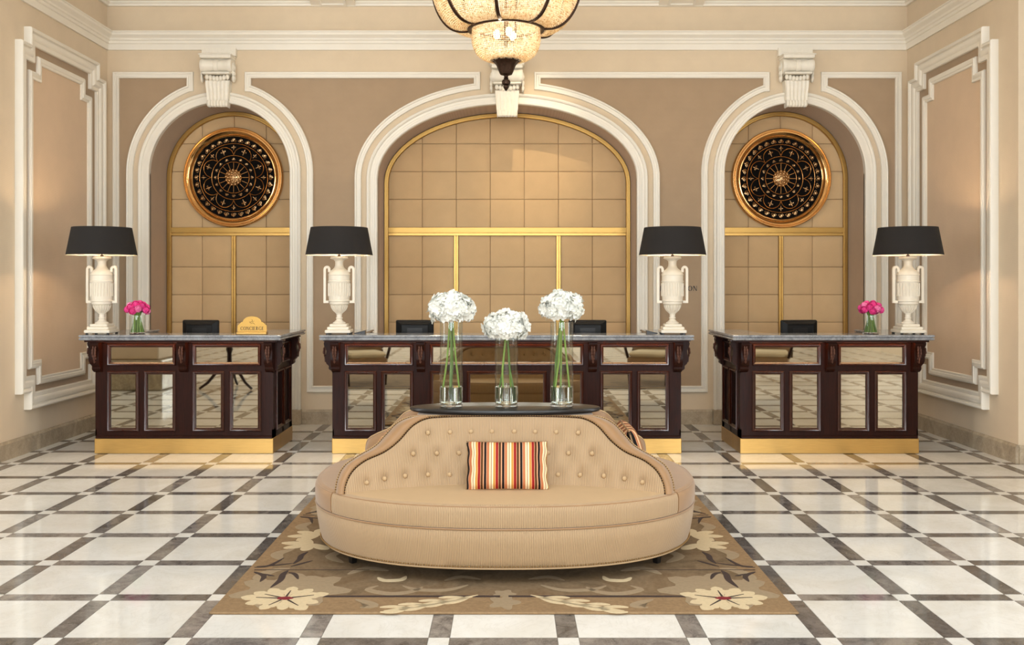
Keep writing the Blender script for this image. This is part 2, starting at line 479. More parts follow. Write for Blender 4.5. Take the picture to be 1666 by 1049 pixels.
# brown panels framed in white between the arches
def panel(xl, xr, left_arch, right_arch, xe_l, xe_r):
    zt, zb = 3.70, .375
    off = .114+.06+.036
    pts = []
    if left_arch is None: pts += [(xl, zb), (xl, zt)]
    else:
        cx, k = left_arch; Q = [(cx+a, z) for a, z in arch_pts(k, off, 80)]
        Q = [q for q in Q if q[0] > xe_l][::-1]
        pts += [(Q[0][0], zb)]+Q+[(xe_l, Q[-1][1]+.002), (xe_l, zt)]
    if right_arch is None: pts += [(xr, zt), (xr, zb)]
    else:
        cx, k = right_arch; Q = [(cx+a, z) for a, z in arch_pts(k, off, 80)]
        Q = [q for q in Q if q[0] < xe_r][::-1]
        pts += [(xe_r, zt), (xe_r, Q[0][1]+.002)]+Q+[(Q[-1][0], zb)]
    m = MB(); m.add([(a, YB-.004, z) for a, z in pts], [tuple(range(len(pts)))]); m.build('brown_field', 'brown', wb, recalc=False)
    MB().sweep(pts, BAND, MX(YB), True).build('panel_frame', 'trim', wb, 35)
SA, SM = ARCHES[0], ARCHES[1]
panel(-4.146, 0, None, SA, 0, -3.36)
panel(0, 0, SA, SM, -2.747, -.32)
panel(0, 0, SM, ARCHES[2], .32, 2.747)
panel(0, 4.146, ARCHES[2], None, 3.36, 0)

# marble skirting in blocks
def skirt_run(x0, x1, mapf, parent):
    n = max(1, round((x1-x0)/.75)); w = (x1-x0)/n
    for i in range(n):
        MB().sweep([(x0+i*w+.001, 0), (x0+(i+1)*w-.001, 0)], [(-h, d) for d, h in SKIRT], mapf).build('skirting_block', 'base_marble', parent)
edges = []
x = -HX
for cx, k in ARCHES:
    r = (ARCH_R if k == 'side' else MID_A)+.057
    edges.append((x, cx-r-.066)); x = cx+r+.066
edges.append((x, HX))
for a, b in edges: skirt_run(a, b, MX(YB), wb)

# padded niche panels with gold frames
def clip_convex(poly, clip):
    out = poly
    n = len(clip)
    for i in range(n):
        a, b = clip[i], clip[(i+1) % n]; inp, out = out, []
        if not inp: return []
        def side(p): return (b[0]-a[0])*(p[1]-a[1])-(b[1]-a[1])*(p[0]-a[0])
        for j in range(len(inp)):
            p, q = inp[j-1], inp[j]; sp, sq = side(p), side(q)
            if (sp >= 0) != (sq >= 0):
                t = sp/(sp-sq); out.append((p[0]+(q[0]-p[0])*t, p[1]+(q[1]-p[1])*t))
            if sq >= 0: out.append(q)
    return out
def padded(poly, cx, parent):
    # remove near-duplicates
    P = []
    for p in poly:
        if not P or (Vector(p)-Vector(P[-1])).length > .012: P.append(p)
    if len(P) > 2 and (Vector(P[0])-Vector(P[-1])).length < .012: P.pop()
    if len(P) < 3: return
    mx = sum(p[0] for p in P)/len(P); mz = sum(p[1] for p in P)/len(P)
    w = max(p[0] for p in P)-min(p[0] for p in P); h = max(p[1] for p in P)-min(p[1] for p in P)
    if w < .05 or h < .04: return
    rings = []
    for ins, d in ((.001, 0), (.0015, .008), (.006, .014), (.018, .0185), (.06, .022)):
        fx = max(.1, 1-2*ins/w); fz = max(.1, 1-2*ins/h)
        rings.append([(cx+mx+(p[0]-mx)*fx, YP-d, mz+(p[1]-mz)*fz) for p in P])
    m = MB(); n = len(P); o = m.add([v for r in rings for v in r], [])
    for k in range(len(rings)-1):
        for i in range(n): m.f.append((k*n+i, k*n+(i+1) % n, (k+1)*n+(i+1) % n, (k+1)*n+i))
    m.f.append(tuple((len(rings)-1)*n+i for i in range(n)))
    m.build('padded_tile', 'pad', parent, 30)
ROWS_UP = [2.07, 2.43, 2.74, 3.05, 3.36, 3.62]
ROWS_DN = [0.05, .45, .755, 1.06, 1.368, 1.676, 2.07]
for cx, k in ARCHES:
    A = arch_pts(k); xm = A[-1][0]
    clip = [(A[0][0], 0)]+[(A[-1][0], 0)]+A[::-1]
    back = MB(); back.add([(cx+a, YP+.02, z) for a, z in clip], [tuple(range(len(clip)))])
    bk = back.build('niche_panel', 'padback', wb, recalc=False)
    if k == 'side': cols = [-1.071, -.714, -.357, 0, .357, .714, 1.071]
    else: cols = [-1.33-.19, -1.3282+.19*0, -.9487, -.5692, -.1897, .1897, .5692, .9487, 1.3282, 1.52]
    for rows in (ROWS_UP, ROWS_DN):
        for z0, z1 in zip(rows, rows[1:]):
            for x0, x1 in zip(cols, cols[1:]):
                q = clip_convex([(x0, z0), (x1, z0), (x1, z1), (x0, z1)], clip)
                if len(q) > 2: padded(q, cx, bk)
    # gold frame
    FR = [(-.026, 0), (-.026, .05), (-.020, .056), (-.006, .056), (-.003, .048), (.02, .048), (.026, .042), (.026, 0)]
    B = arch_pts(k, -.027); path = [(B[0][0], 0)]+B+[(B[-1][0], 0)]
    MB().sweep([(cx+a, z) for a, z in path][::-1], FR, MX(YP)).build('gold_frame', 'gold', wb, 35)
    xi = xm-.05
    TR = [(-.047, 0), (-.047, .04), (-.043, .046), (-.020, .046), (-.017, .038), (-.013, .038), (-.010, .05), (.043, .054), (.047, .048), (.047, 0)]
    MB().sweep([(cx+xi, 2.07), (cx-xi, 2.07)], TR, MX(YP)).build('gold_transom', 'gold', wb, 35)
    MU = [(-.026, 0), (-.026, .036), (-.022, .04), (-.004, .04), (-.001, .03), (.003, .03), (.006, .04), (.022, .04), (.026, .036), (.026, 0)]
    for mxx in ((0,) if k == 'side' else (-.57, .57)):
        MB().sweep([(cx+mxx, 0.0), (cx+mxx, 2.025)], MU, MX(YP)).build('gold_mullion', 'gold', wb, 35)

# keystones
def keystone(cx, ztop):
    # local: x width, z height, y towards the camera is negative
    sh = MB()
    n = 28
    rows = []
    for zz, w, d in ((-.268, .128, .10), (-.33, .122, .098), (-.38, .118, .09), (-.44, .114, .085), (-.475, .112, .085), (-.478, .108, .10), (-.50, .109, .112), (-.535, .107, .108), (-.548, .10, .09)):
        row = []
        for i in range(n+1):
            t = i/n; u = -1+2*t
            fl_ = .006*cos(u*pi*6) if zz > -.476 else .012*abs(cos(u*pi*3.5))
            row.append((w*u, -(d+fl_*(1 if zz < -.28 else 0)), zz))
        rows.append([(-w, 0, zz)]+row+[(w, 0, zz)])
    sh.grid(rows)
    k = sh.build('keystone', 'plaster', wb, 30, (cx, YB, ztop))
    MB().bbox(-.163, .163, -.19, 0, -.052, 0, .008).bbox(-.175, .175, -.20, 0, -.022, -.006, .006).build('cap', 'plaster', k)
    MB().box(-.18, .18, -.055, 0, .0, .085).build('pilaster_block', 'plaster', k)
    # horizontal scroll with turned waist
    prof = [(-.163, .060), (-.15, .068), (-.125, .066), (-.11, .06), (-.06, .058), (-.025, .052), (-.02, .06), (0, .062), (.02, .06), (.025, .052), (.06, .058), (.11, .06), (.125, .066), (.15, .068), (.163, .060)]
    P = [[(a, -.125+r*cos(2*pi*i/28), -.122+r*1.05*sin(2*pi*i/28)) for a, r in prof] for i in range(28)]
    s = MB().grid(P, True)
    for e in (0, -1): s.f.append(tuple(i*len(prof)+(0 if e == 0 else len(prof)-1) for i in range(28)))
    s.build('scroll', 'plaster', k, 40)
    MB().box(-.155, .155, -.12, 0, -.20, -.05).build('scroll_core', 'plaster', k)
    MB().bbox(-.145, .145, -.165, 0, -.212, -.190, .006).build('bead_moulding', 'plaster', k)
    # acanthus lip under the bead
    lip = MB()
    for i in range(7):
        u = (i-3)/3.2; lip.ball((u*.115, -.105, -.238-.012*cos(u*2)), .03, 8, 6, .75, .8, 1.0)
    lip.build('leaf_lip', 'plaster', k, 60)
    for sgn in (-1, 1):
        for zz, r in ((-.13, .046), (-.193, .036), (-.245, .033)):
            v = MB()
            for q in (1, .62, .3):
                v.tube([(sgn*(.163+.012*(1.2-q)), -.075+r*q*cos(t), zz+r*q*sin(t)) for t in [2*pi*j/16 for j in range(16)]], .010, 6, True)
            v.ball((sgn*.163, -.075, zz), r*.95, 10, 6, .35, 1, 1)
            v.build('volute', 'plaster', k, 50)
for cx, zt in ((-ARCH_X, 3.895), (0, 3.79), (ARCH_X, 3.895)): keystone(cx, zt)
MB().box(-.18, .18, YB-.05, YB, 3.79, 3.97).build('keystone_pilaster', 'plaster', wb)

# side walls with stepped double mouldings
def step_rect(y0, y1, z0, z1, n):
    return [(y0+n, z0), (y1-n, z0), (y1-n, z0+n), (y1, z0+n), (y1, z1-n), (y1-n, z1-n), (y1-n, z1), (y0+n, z1), (y0+n, z1-n), (y0, z1-n), (y0, z0+n), (y0+n, z0+n)]
OUTM = [(-.07, 0), (-.07, .028), (-.062, .034), (-.045, .030), (-.03, .032), (-.02, .044), (.0, .052), (.02, .05), (.03, .042), (.036, .042), (.04, .062), (.056, .070), (.066, .066), (.07, .055), (.07, 0)]
INM = [(-.036, 0), (-.036, .018), (-.03, .024), (-.014, .022), (-.008, .03), (.008, .036), (.02, .036), (.024, .028), (.032, .026), (.036, .02), (.036, 0)]
for sgn, nm, lb in ((-1, 'wall_left', 'left'), (1, 'wall_right', 'right')):
    w = MB(); w.add([(sgn*HX, YR, -.01), (sgn*HX, YB+.6, -.01), (sgn*HX, YB+.6, ZC), (sgn*HX, YR, ZC)], [(0, 1, 2, 3)])
    w.add([(sgn*HX, YR, -.01), (sgn*8.2, YR, -.01), (sgn*8.2, YR, 5.3), (sgn*HX, YR, 5.3)], [(0, 1, 2, 3)])
    wl = struct(w.build(nm, 'wall', recalc=False), 'beige %s side wall with stepped white panel mouldings' % lb)
    mp = lambda a, b, d, s=sgn: (s*(HX-d), a, b)
    o = step_rect(8.116+.07, 9.81-.07, .384+.07, 3.755-.07, .152)
    i = step_rect(8.32+.036, 9.56-.036, .583+.036, 3.54-.036, .152)
    m = MB(); m.add([mp(a, b, .003) for a, b in o], [tuple(range(12))]); m.build('brown_field', 'brown', wl, recalc=False)
    m = MB(); m.add([mp(a, b, .006) for a, b in i], [tuple(range(12))]); m.build('taupe_field', 'taupe', wl, recalc=False)
    MB().sweep(o, OUTM, mp, True).build('outer_moulding', 'trim', wl, 30)
    MB().sweep(i, INM, mp, True).build('inner_moulding', 'trim', wl, 30)
    skirt_run(YR, YB, mp, wl)
    skirt_run(HX, 8.2, lambda a, b, d, s=sgn: (s*a, YR-d, b), wl)

# cornices
def plan(a, b, d): return (a, b, d)
U = [(-HX, YR-.0), (-HX, YB), (HX, YB), (HX, YR-.0)]
def cornice(name, prof, mat='trim'):
    o = MB().sweep(U, prof, plan).build(name, mat, None, 30); return struct(o)
# (w positive = into the room, z)
cornice('trim_1', [(0, 3.966), (.02, 3.966), (.02, 4.028), (.032, 4.034), (.032, 4.060), (.045, 4.068), (.05, 4.085), (.075, 4.105), (.085, 4.112), (.085, 4.135), (.095, 4.142), (.095, 4.152), (0, 4.152)])['label'] = 'white moulded cornice band running round the wall above the arches'
cornice('trim_2', [(0, 4.43), (.03, 4.43), (.035, 4.452), (.05, 4.458), (.05, 4.478), (.07, 4.484), (.07, 4.54), (.12, 4.55), (.12, 4.61), (.30, 4.64), (.36, 4.70), (.42, 4.80), (.42, 4.86), (.55, 4.90), (.55, 5.02), (0, 5.02)])['label'] = 'white crown moulding with dentils under the ceiling'
t2 = bpy.data.objects['trim_2']
den = MB().box(-.011, .011, -.022, 0, -.022, .022).mesh('dentil', 'trim')
k = 0
xx = -HX+.16
while xx < HX-.15:
    if 1: inst('dentil', den, t2, (xx, YB-.0705, 4.512))
    xx += .0415
# ceiling beam consoles above the piers
for bx in (-1.84, 1.84):
    b = MB()
    b.prism([(0, 4.425), (.30, 4.52), (.38, 4.62), (.55, 4.72), (.55, 5.0), (0, 5.0)], lambda a, z, d: (bx+d, YB-a, z), -.235, .235)
    cb = b.build('beam_console', 'ceiling', t2)
    MB().sweep([(-.13, .05), (.13, .05), (.13, .25), (-.13, .25)], [(-.012, 0), (-.012, .012), (.012, .012), (.012, 0)],
               lambda a, v, d: (bx+a, YB-v-.0+0, 4.425+v*.317-d), True).build('console_moulding', 'trim', cb)
ce = MB().box(-HX-.1, HX+.1, YR-.02, YB+.7, ZC, ZC+.1).box(-8.2, -3.5, -7.0, YR, 5.3, 5.4).box(3.5, 8.2, -7.0, YR, 5.3, 5.4)
ce.box(-3.5, 3.5, -7.0, -.4, 5.3, 5.4).box(-3.5, 3.5, 3.6, YR, 5.3, 5.4).box(-HX-.1, HX+.1, YR-.06, YR, ZC-.0, 5.35)
struct(ce.build('ceiling', 'ceiling'), 'pale plaster ceiling')

# lobby beyond the camera (seen in the mirrors)
wr = MB()
xs = [-8.2]+[v for wx, wh in WINDOWS for v in (wx-wh, wx+wh)]+[8.2]
for i in range(0, 8, 2): wr.box(xs[i], xs[i+1], -7.2, -6.9, 0, 5.3)
for wx, wh in WINDOWS: wr.box(wx-wh, wx+wh, -7.2, -6.9, 0, .6).box(wx-wh, wx+wh, -7.2, -6.9, 4.5, 5.3)
struct(wr.build('wall_front', 'lobbywall'), 'lobby wall with three tall windows')
for k, (wx, wh) in enumerate(WINDOWS):
    w = MB()
    pw = (2*wh-.07)/3
    for a in (-wh, -wh+pw, -wh+2*pw, wh-.07): w.box(wx+a, wx+a+.07, -7.0, -6.94, .6, 4.5)
    for z in (.6, 1.9, 3.2, 4.43): w.box(wx-wh, wx+wh, -7.0, -6.94, z, z+.07)
    wo = struct(w.build('window_%d' % (k+1), 'trim'), 'tall white framed lobby window')
    for i in range(3):
        for j in range(3):
            MB().box(wx-wh+.07+i*pw, wx-wh+(i+1)*pw, -6.985, -6.975, .67+j*1.3, 1.9+j*1.3).build('pane', 'sky_pane', wo)
for sgn, nm in ((-1, 'wall_lobby_left'), (1, 'wall_lobby_right')):
    w = MB()
    for a in (1.9, 2.73, 3.6, 4.43): w.box(sgn*8.07-.03, sgn*8.07+.03, a, a+.07, .6, 4.5)
    for z in (.6, 1.9, 3.2, 4.43): w.box(sgn*8.07-.03, sgn*8.07+.03, 1.9, 4.5, z, z+.07)
    struct(w.build('window_%d' % (4 if sgn < 0 else 5), 'trim'), 'white window frame added on the lobby side wall for the extra side light')  # unseen window frames added to go with the extra side lights
    struct(MB().box(sgn*8.2-.1, sgn*8.2+.1, -7, YR, 0, 5.3).build(nm, 'lobbywall'), 'beige lobby side wall')
def pillar(x, y, lb):
    t = thing('marble_pillar', lb, 'pillar', (x, y, 0), 0, 'lobby pillars')
    MB().bbox(-.5, .5, -.5, .5, 0, .42, .02).build('plinth', 'pillar_marble', t)
    MB().bbox(-.42, .42, -.42, .42, .42, 5.3, .02).build('shaft', 'lobbywall', t)
pillar(-5.3, 3.0, 'square lobby pillar on marble plinth mirrored in the concierge desk')
pillar(5.3, 5.9, 'square lobby pillar on marble plinth mirrored in the desk farthest right')

# ---------------------------------------------------------------- reception desks
ZT = 1.047
def corbel_mesh():
    # front corbel: profile in (d = projection, z) extruded in x, with a carved leaf
    pr = [(0, .985), (.085, .985), (.092, .965), (.088, .945), (.075, .925), (.070, .90), (.074, .87), (.080, .84), (.078, .81), (.066, .785), (.05, .772), (.046, .76), (.05, .75), (.044, .738), (.02, .722), (0, .715)]
    m = MB().prism(pr, lambda a, b, d: (d, -a, b), -.036, .036)
    return m.mesh('corbel', 'mahogany', 30)
CORB = corbel_mesh()
def leaf_mesh():
    m = MB()
    for i in range(6):
        z = .935-i*.024; w = .9-.10*abs(i-1.5)
        yy = -.070-.012*sin(i*.9)-.016
        for s in (-1, 1):
            m.ball((s*.013*w, yy, z), .017*w, 8, 6, .62, .55, 1.25)
    m.tube([(0, -.076, .955), (0, -.086, .90), (0, -.09, .85), (0, -.085, .80)], .0045, 6)
    return m.mesh('carved_leaf', 'carved', 50)
LEAF = leaf_mesh()
CAP = MB().bbox(-.046, .046, -.098, 0, .984, 1.0, .003).mesh('corbel_cap', 'mahogany_gloss')
def corbel(parent, loc, rz):
    c = inst('corbel', CORB, parent, loc, (0, 0, rz))
    inst('carved_leaf', LEAF, c); inst('corbel_cap', CAP, c)
PM = [(-.017, 0), (-.017, .010), (-.010, .018), (-.002, .016), (.006, .008), (.013, .004), (.013, 0)]
def framed_mirror(parent, x0, x1, z0, z1, y=8.27):
    path = [(x0, z0), (x0, z1), (x1, z1), (x1, z0)]
    MB().sweep(path, PM, MX(y), True).build('panel_moulding', 'mahogany_gloss', parent, 30)
    b = .009
    m = MB(); m.add([(x0+b, y+.004, z0+b), (x1-b, y+.004, z0+b), (x1-b, y+.004, z1-b), (x0+b, y+.004, z1-b)], [(0, 1, 2, 3)])
    m.add([(x0+b, y+.02, z0+b), (x1-b, y+.02, z0+b), (x1-b, y+.02, z1-b), (x0+b, y+.02, z1-b)], [(3, 2, 1, 0)])
    o = m.build('mirror_panel', 'mirror', parent, recalc=False)
    m = MB(); i = [(x0+b, z0+b), (x1-b, z0+b), (x1-b, z1-b), (x0+b, z1-b)]; e = [(x0, z0), (x1, z0), (x1, z1), (x0, z1)]
    m.add([(a, y+.004, c) for a, c in i]+[(a, y+.009, c) for a, c in e], [(j, (j+1) % 4, 4+(j+1) % 4, 4+j) for j in range(4)])
    m.build('bevelled_edge', 'mirror_bevel', o, recalc=False)
def wood_panel(parent, y0, y1, z0, z1, X, s):
    mp = lambda a, b, d: (X+s*d, a, b)
    MB().sweep([(y0, z0), (y0, z1), (y1, z1), (y1, z0)], PM, mp, True).build('panel_moulding', 'mahogany_gloss', parent, 30)
def desk(cx, hw, posts, uppers, lowers, label, cat='reception desk'):
    t = thing('reception_desk', label, cat, (cx, 0, 0), 0, 'mahogany and mirror desks in front of the niches')
    yf, yb = 8.27, 8.98
    hb = hw-.015
    MB().bbox(-hw, hw, 8.255, 8.53, 0, .135, .004).bbox(-hw, -hw+.2, 8.53, yb+.01, 0, .135, .004).bbox(hw-.2, hw, 8.53, yb+.01, 0, .135, .004).build('brass_plinth', 'brass', t)
    MB().box(-hb, hb, 8.30, 8.52, .135, 1.0).box(-hb, -hb+.16, 8.30, yb, .135, 1.0).box(hb-.16, hb, 8.30, yb, .135, 1.0).build('carcass', 'mahogany', t)
    # face frame of rails and stiles
    zs = (.135, .195, .725, .773, .963, 1.0)
    r = MB()
    for za, zb in ((.135, .212), (.708, .79), (.946, 1.0)): r.box(-hb, hb, yf, 8.30, za, zb)
    cuts = sorted(uppers); e = -hb
    for a, b in cuts: r.box(e, a, yf, 8.30, .79, .946); e = b
    r.box(e, hb, yf, 8.30, .79, .946)
    cuts = sorted(lowers); e = -hb
    for a, b in cuts: r.box(e, a, yf, 8.30, .212, .708); e = b
    r.box(e, hb, yf, 8.30, .212, .708)
    r.build('face_frame', 'mahogany', t)
    MB().sweep([(-hb-.004, yf-.004), (hb+.004, yf-.004)], [(0, .135), (.012, .135), (.012, .150), (.006, .158), (0, .158)], lambda a, b, d: (a, b, d)).build('base_moulding', 'mahogany', t)
    MB().sweep([(-hb, yb), (-hb, yf), (hb, yf), (hb, yb)], [(0, .968), (.010, .972), (.014, .985), (.03, .996), (.03, 1.0), (0, 1.0)], lambda a, b, d: (a, b, d)).build('top_moulding', 'mahogany_gloss', t, 30)
    for a, b in uppers: framed_mirror(t, a, b, .79, .946)
    for a, b in lowers: framed_mirror(t, a, b, .212, .708)
    for p in posts: corbel(t, (p, yf, 0), 0)
    for s in (-1, 1):
        X = s*hb
        corbel(t, (X, yf+.05, 0), s*pi/2); corbel(t, (X, yb-.05, 0), s*pi/2)
        f = MB(); w = .012
        for (ya, yz, za, zb) in ((yf, yb, .135, .212), (yf, yb, .708, .79), (yf, yb, .946, 1.0), (yf, yf+.10, .135, 1.0), (yb-.10, yb, .135, 1.0), (8.60, 8.65, .135, .75)):
            f.box(min(X, X+s*w), max(X, X+s*w), ya, yz, za, zb)
        f.build('side_frame', 'mahogany', t)
        for ya, yz, za, zb in ((yf+.10, 8.60, .212, .708), (8.65, yb-.10, .212, .708), (yf+.10, yb-.10, .79, .946)): wood_panel(t, ya, yz, za, zb, X+s*w, s)
    # U-shaped stone counter with a moulded edge
    ho = hw+.09
    L = [(-ho, 9.15), (-ho, 8.15), (ho, 8.15), (ho, 9.15), (ho-.33, 9.15), (ho-.33, 8.50), (-ho+.33, 8.50), (-ho+.33, 9.15)]
    ct = MB().sweep(L, [(-.016, 1.0), (-.006, 1.002), (0, 1.01), (-.002, 1.02), (-.012, 1.023), (-.012, 1.027), (0, 1.030), (.0, 1.042), (-.005, 1.047)], plan, True)
    ct.add([(a-(-.005 if a < 0 else .005)*0, b, 1.047) for a, b in L], []) ; ct.v = ct.v[:-8]
    def inset(P, w):
        q = MB().sweep(P, [(w, 0), (w, 0)], plan, True).v[::2]; return [(v[0], v[1]) for v in q]
    for z, w in ((1.047, -.005), (1.0, -.016)):
        I = inset(L, w); ct.add([(a, b, z) for a, b in I], [(0, 1, 6, 7), (1, 2, 5, 6), (2, 3, 4, 5)])
    ct.build('counter_top', 'counter_marble', t, 30)
    MB().box(-hb+.16, hb-.16, 8.52, 8.95, .71, .74).build('work_surface', 'mahogany', t)
    # warm strip light under the counter lip
    light('counter_strip_light', 'AREA', (0, 8.198, .9985), 5.6*hw, (1.0, .62, .30), t, (0, 0, 0), shape='RECTANGLE', size=2*hw, size_y=.02)
    MB().box(-hw-.05, hw+.05, 8.168, 8.178, .984, 1.001).build('added_light_valance', 'mahogany', t)  # lip added to keep the strip light out of the floor reflection
    return t
side_up = [(-.66, -.09), (.09, .66)]
side_lo = [(-.66, -.415), (-.335, -.09), (.09, .335), (.415, .66)]
DX = 2.835
desk(-DX, .785, (-.755, 0, .755), side_up, side_lo, 'mahogany concierge desk with mirrored panels standing before the left niche')
desk(DX, .785, (-.755, 0, .755), side_up, side_lo, 'mahogany desk with mirrored panels standing before the right niche')
desk(0, 1.535, (-1.5, -.752, .752, 1.5), [(-1.41, -.838), (-.66, .66), (.838, 1.41)],
     [(-1.41, -1.162), (-1.085, -.838), (-.66, -.41), (-.333, .333), (.41, .66), (.838, 1.085), (1.162, 1.41)],
     'long mahogany reception desk with mirrored panels behind the sofa')

# ---------------------------------------------------------------- table lamps
def lamp_parts():
    D = {}
    m = MB()
    m.bbox(-.112, .112, -.112, .112, .012, .040, .005).bbox(-.095, .095, -.095, .095, .040, .066, .005).bbox(-.077, .077, -.077, .077, .066, .090, .006)
    D['base'] = m.mesh('base', 'urn')
    prof = [(.0, .088), (.052, .088), (.058, .094), (.056, .102), (.042, .110), (.030, .122), (.024, .132), (.030, .138), (.030, .144), (.024, .150), (.025, .176), (.031, .180), (.031, .186),
            (.040, .196), (.055, .212), (.066, .232), (.072, .258), (.084, .264), (.086, .274), (.087, .285), (.093, .292), (.093, .300), (.090, .302), (.0925, .32), (.0935, .455), (.098, .462), (.098, .47), (.094, .475),
            (.094, .518), (.098, .522), (.096, .530), (.088, .545), (.074, .562), (.056, .575), (.044, .588), (.037, .605), (.035, .625), (.038, .645), (.050, .657), (.064, .662), (.070, .664), (.079, .668), (.079, .676), (.074, .679), (.074, .686), (.0, .686)]
    n = 48; P = []
    for i in range(n):
        a = 2*pi*i/n; row = []
        for r, z in prof:
            q = r
            if .33 < z < .452: q = r - (.004 if i % 2 else 0)
            if .19 < z < .26: q = r*(1-.06*(i % 4 == 0))
            row.append((q*cos(a), q*sin(a), z))
        P.append(row)
    # extra rows so flutes have definite ends
    D['urn'] = MB().grid(P, True).mesh('urn', 'urn', 35)
    fl_ = MB()
    for i in range(24):
        a = 2*pi*i/24
        fl_.tube([(.0945*cos(a), .0945*sin(a), .335), (.0955*cos(a), .0955*sin(a), .345), (.0955*cos(a), .0955*sin(a), .44), (.0945*cos(a), .0945*sin(a), .45)], .0045, 5)
    for i in range(20):
        a = 2*pi*i/20
        fl_.tube([(.030*cos(a), .030*sin(a), .188), (.056*cos(a), .056*sin(a), .212), (.068*cos(a), .068*sin(a), .235), (.074*cos(a), .074*sin(a), .256)], .005, 5)
    D['fluting'] = fl_.mesh('fluting', 'urn', 60)
    h = MB(); w = .011
    path = [(.092, .285), (.127, .285), (.127, .57)]+[(.107+.020*cos(t), .57+.024*sin(t)) for t in [pi*j/8 for j in range(1, 9)]]+[(.087, .548)]
    rows = []
    for i, (a, z) in enumerate(path):
        p = Vector(path[max(0, i-1)]); q = Vector(path[min(len(path)-1, i+1)]); d = (q-p).normalized(); nn = Vector((d.y, -d.x))
        if i in (1,): nn = Vector((1, -1))
        rows.append([(a+nn.x*w*s1, s2*w, z+nn.y*w*s1) for s1, s2 in ((1, 1), (1, -1), (-1, -1), (-1, 1), (1, 1))])
    h.grid(rows)
    D['handle'] = h.mesh('handle', 'urn', 30)
    D['foot'] = MB().lathe([(0, 0), (.012, 0), (.012, .012), (0, .012)], 10).mesh('foot', 'black')
    D['rod'] = MB().lathe([(0, .686), (.014, .686), (.014, .70), (.006, .704), (.006, .72), (.016, .722), (.016, .79), (0, .79)], 12).mesh('rod', 'bronze', 40)
    sh = MB(); n = 64
    sh.grid([[(r*cos(2*pi*i/n), r*sin(2*pi*i/n), z) for r, z in ((.295, .698), (.2951, .700), (.2501, .940), (.25, .943))] for i in range(n)], True)
    D['shade'] = sh.mesh('shade', 'shade', 40)
    li = MB().grid([[(r*cos(2*pi*i/n), r*sin(2*pi*i/n), z) for r, z in ((.2945, .698), (.2915, .699), (.2475, .942), (.2495, .943))] for i in range(n)], True)
    D['lining'] = li.mesh('lining', 'lining', 40)
    b = MB().ball((0, 0, .825), .032, 12, 8)
    D['bulb'] = b.mesh('bulb', 'bulb', 60)
    sp = MB()
    for k in range(3):
        a = 2*pi*k/3+.4; sp.tube([(0, 0, .80), (.255*cos(a), .255*sin(a), .905)], .003, 5)
    D['spider'] = sp.mesh('spider', 'bronze')
    return D
LP = lamp_parts()
def table_lamp(x, y, rz, label):
    t = thing('table_lamp', label, 'lamp', (x, y, ZT), rz, 'white urn lamps on the reception desks')
    inst('base', LP['base'], t); u = inst('urn', LP['urn'], t); stuff(inst('fluting', LP['fluting'], u))
    inst('handle', LP['handle'], t); inst('handle', LP['handle'], t, None, (0, 0, pi))
    for sx in (-1, 1):
        for sy in (-1, 1): inst('foot', LP['foot'], t, (sx*.092, sy*.092, 0))
    inst('rod', LP['rod'], t); s = inst('shade', LP['shade'], t); inst('lining', LP['lining'], s); inst('spider', LP['spider'], s)
    inst('bulb', LP['bulb'], t)
    light('lamp_light', 'POINT', (0, 0, .825), 92, (1.0, .73, .44), t, shadow_soft_size=.034)
table_lamp(-3.594, 8.35, 0, 'white urn lamp with black shade at the outer end of the concierge desk')
table_lamp(-1.487, 8.35, .05, 'white urn lamp with black shade on the left end of the long desk')
table_lamp(1.471, 8.35, -.05, 'white urn lamp with black shade on the right end of the long desk')
table_lamp(3.562, 8.35, 0, 'white urn lamp with black shade beside pink flowers on the right-hand desk')

# wedge-shaped card trays beside the two middle lamps
for x, s, lb in ((-1.315, 1, 'small dark wedge-shaped card tray beside the lamp on the left end of the long desk'), (1.30, -1, 'small dark wedge-shaped card tray beside the lamp on the right end of the long desk')):
    t = thing('card_tray', lb, 'card tray', (x, 8.42, ZT), 0, 'card trays beside the lamps')
    MB().prism([(-.045*s, .0), (.05*s, .0), (.05*s, .026), (.042*s, .028), (-.045*s, .006)], lambda a, z, d: (a, d, z), -.03, .03).build('tray', 'blackwood', t)
    MB().prism([(-.036*s, .009), (.036*s, .0285), (.036*s, .031), (-.036*s, .011)], lambda a, z, d: (a, d, z), -.024, .024).build('card_stack', 'cream_cloth', t)

# ---------------------------------------------------------------- monitors
def monitor(x, rz, label):
    t = thing('monitor', label, 'monitor', (x, 8.74, .74), rz, 'computer monitors behind the counters')
    m = MB()
    # tapered back housing seen from behind (camera side is -y)
    o, i = (.175, .09, .415), (.125, .135, .375)
    m.bbox(-.175, .175, -.012, .022, .10, .415, .008)
    m.build('housing', 'blackplastic', t)
    m = MB(); r0 = [(-.165, .11), (.165, .11), (.165, .405), (-.165, .405)]; r1 = [(-.125, .14), (.125, .14), (.125, .375), (-.125, .375)]; r2 = [(-.12, .145), (.12, .145), (.12, .37), (-.12, .37)]
    R = [[(a, -.012, z) for a, z in r0], [(a, -.035, z) for a, z in r1], [(a, -.030, z) for a, z in r2]]
    m.add([v for r in R for v in r], [(k*4+j, k*4+(j+1) % 4, (k+1)*4+(j+1) % 4, (k+1)*4+j) for k in range(2) for j in range(4)]+[(8, 9, 10, 11)])
    b = m.build('back_cover', 'blackplastic', t)
    v = MB()
    for k in range(5): v.box(-.07, .07, -.033, -.028, .335-k*.012, .340-k*.012)
    v.build('vent_slots', 'black', b)
    MB().bbox(-.035, .035, -.03, 0, .012, .22, .004).build('stand_neck', 'blackplastic', t)
    MB().bbox(-.11, .11, -.085, .085, 0, .012, .003).build('stand_base', 'blackplastic', t)
    MB().box(-.16, .16, .022, .023, .115, .40).build('screen', 'black', t)
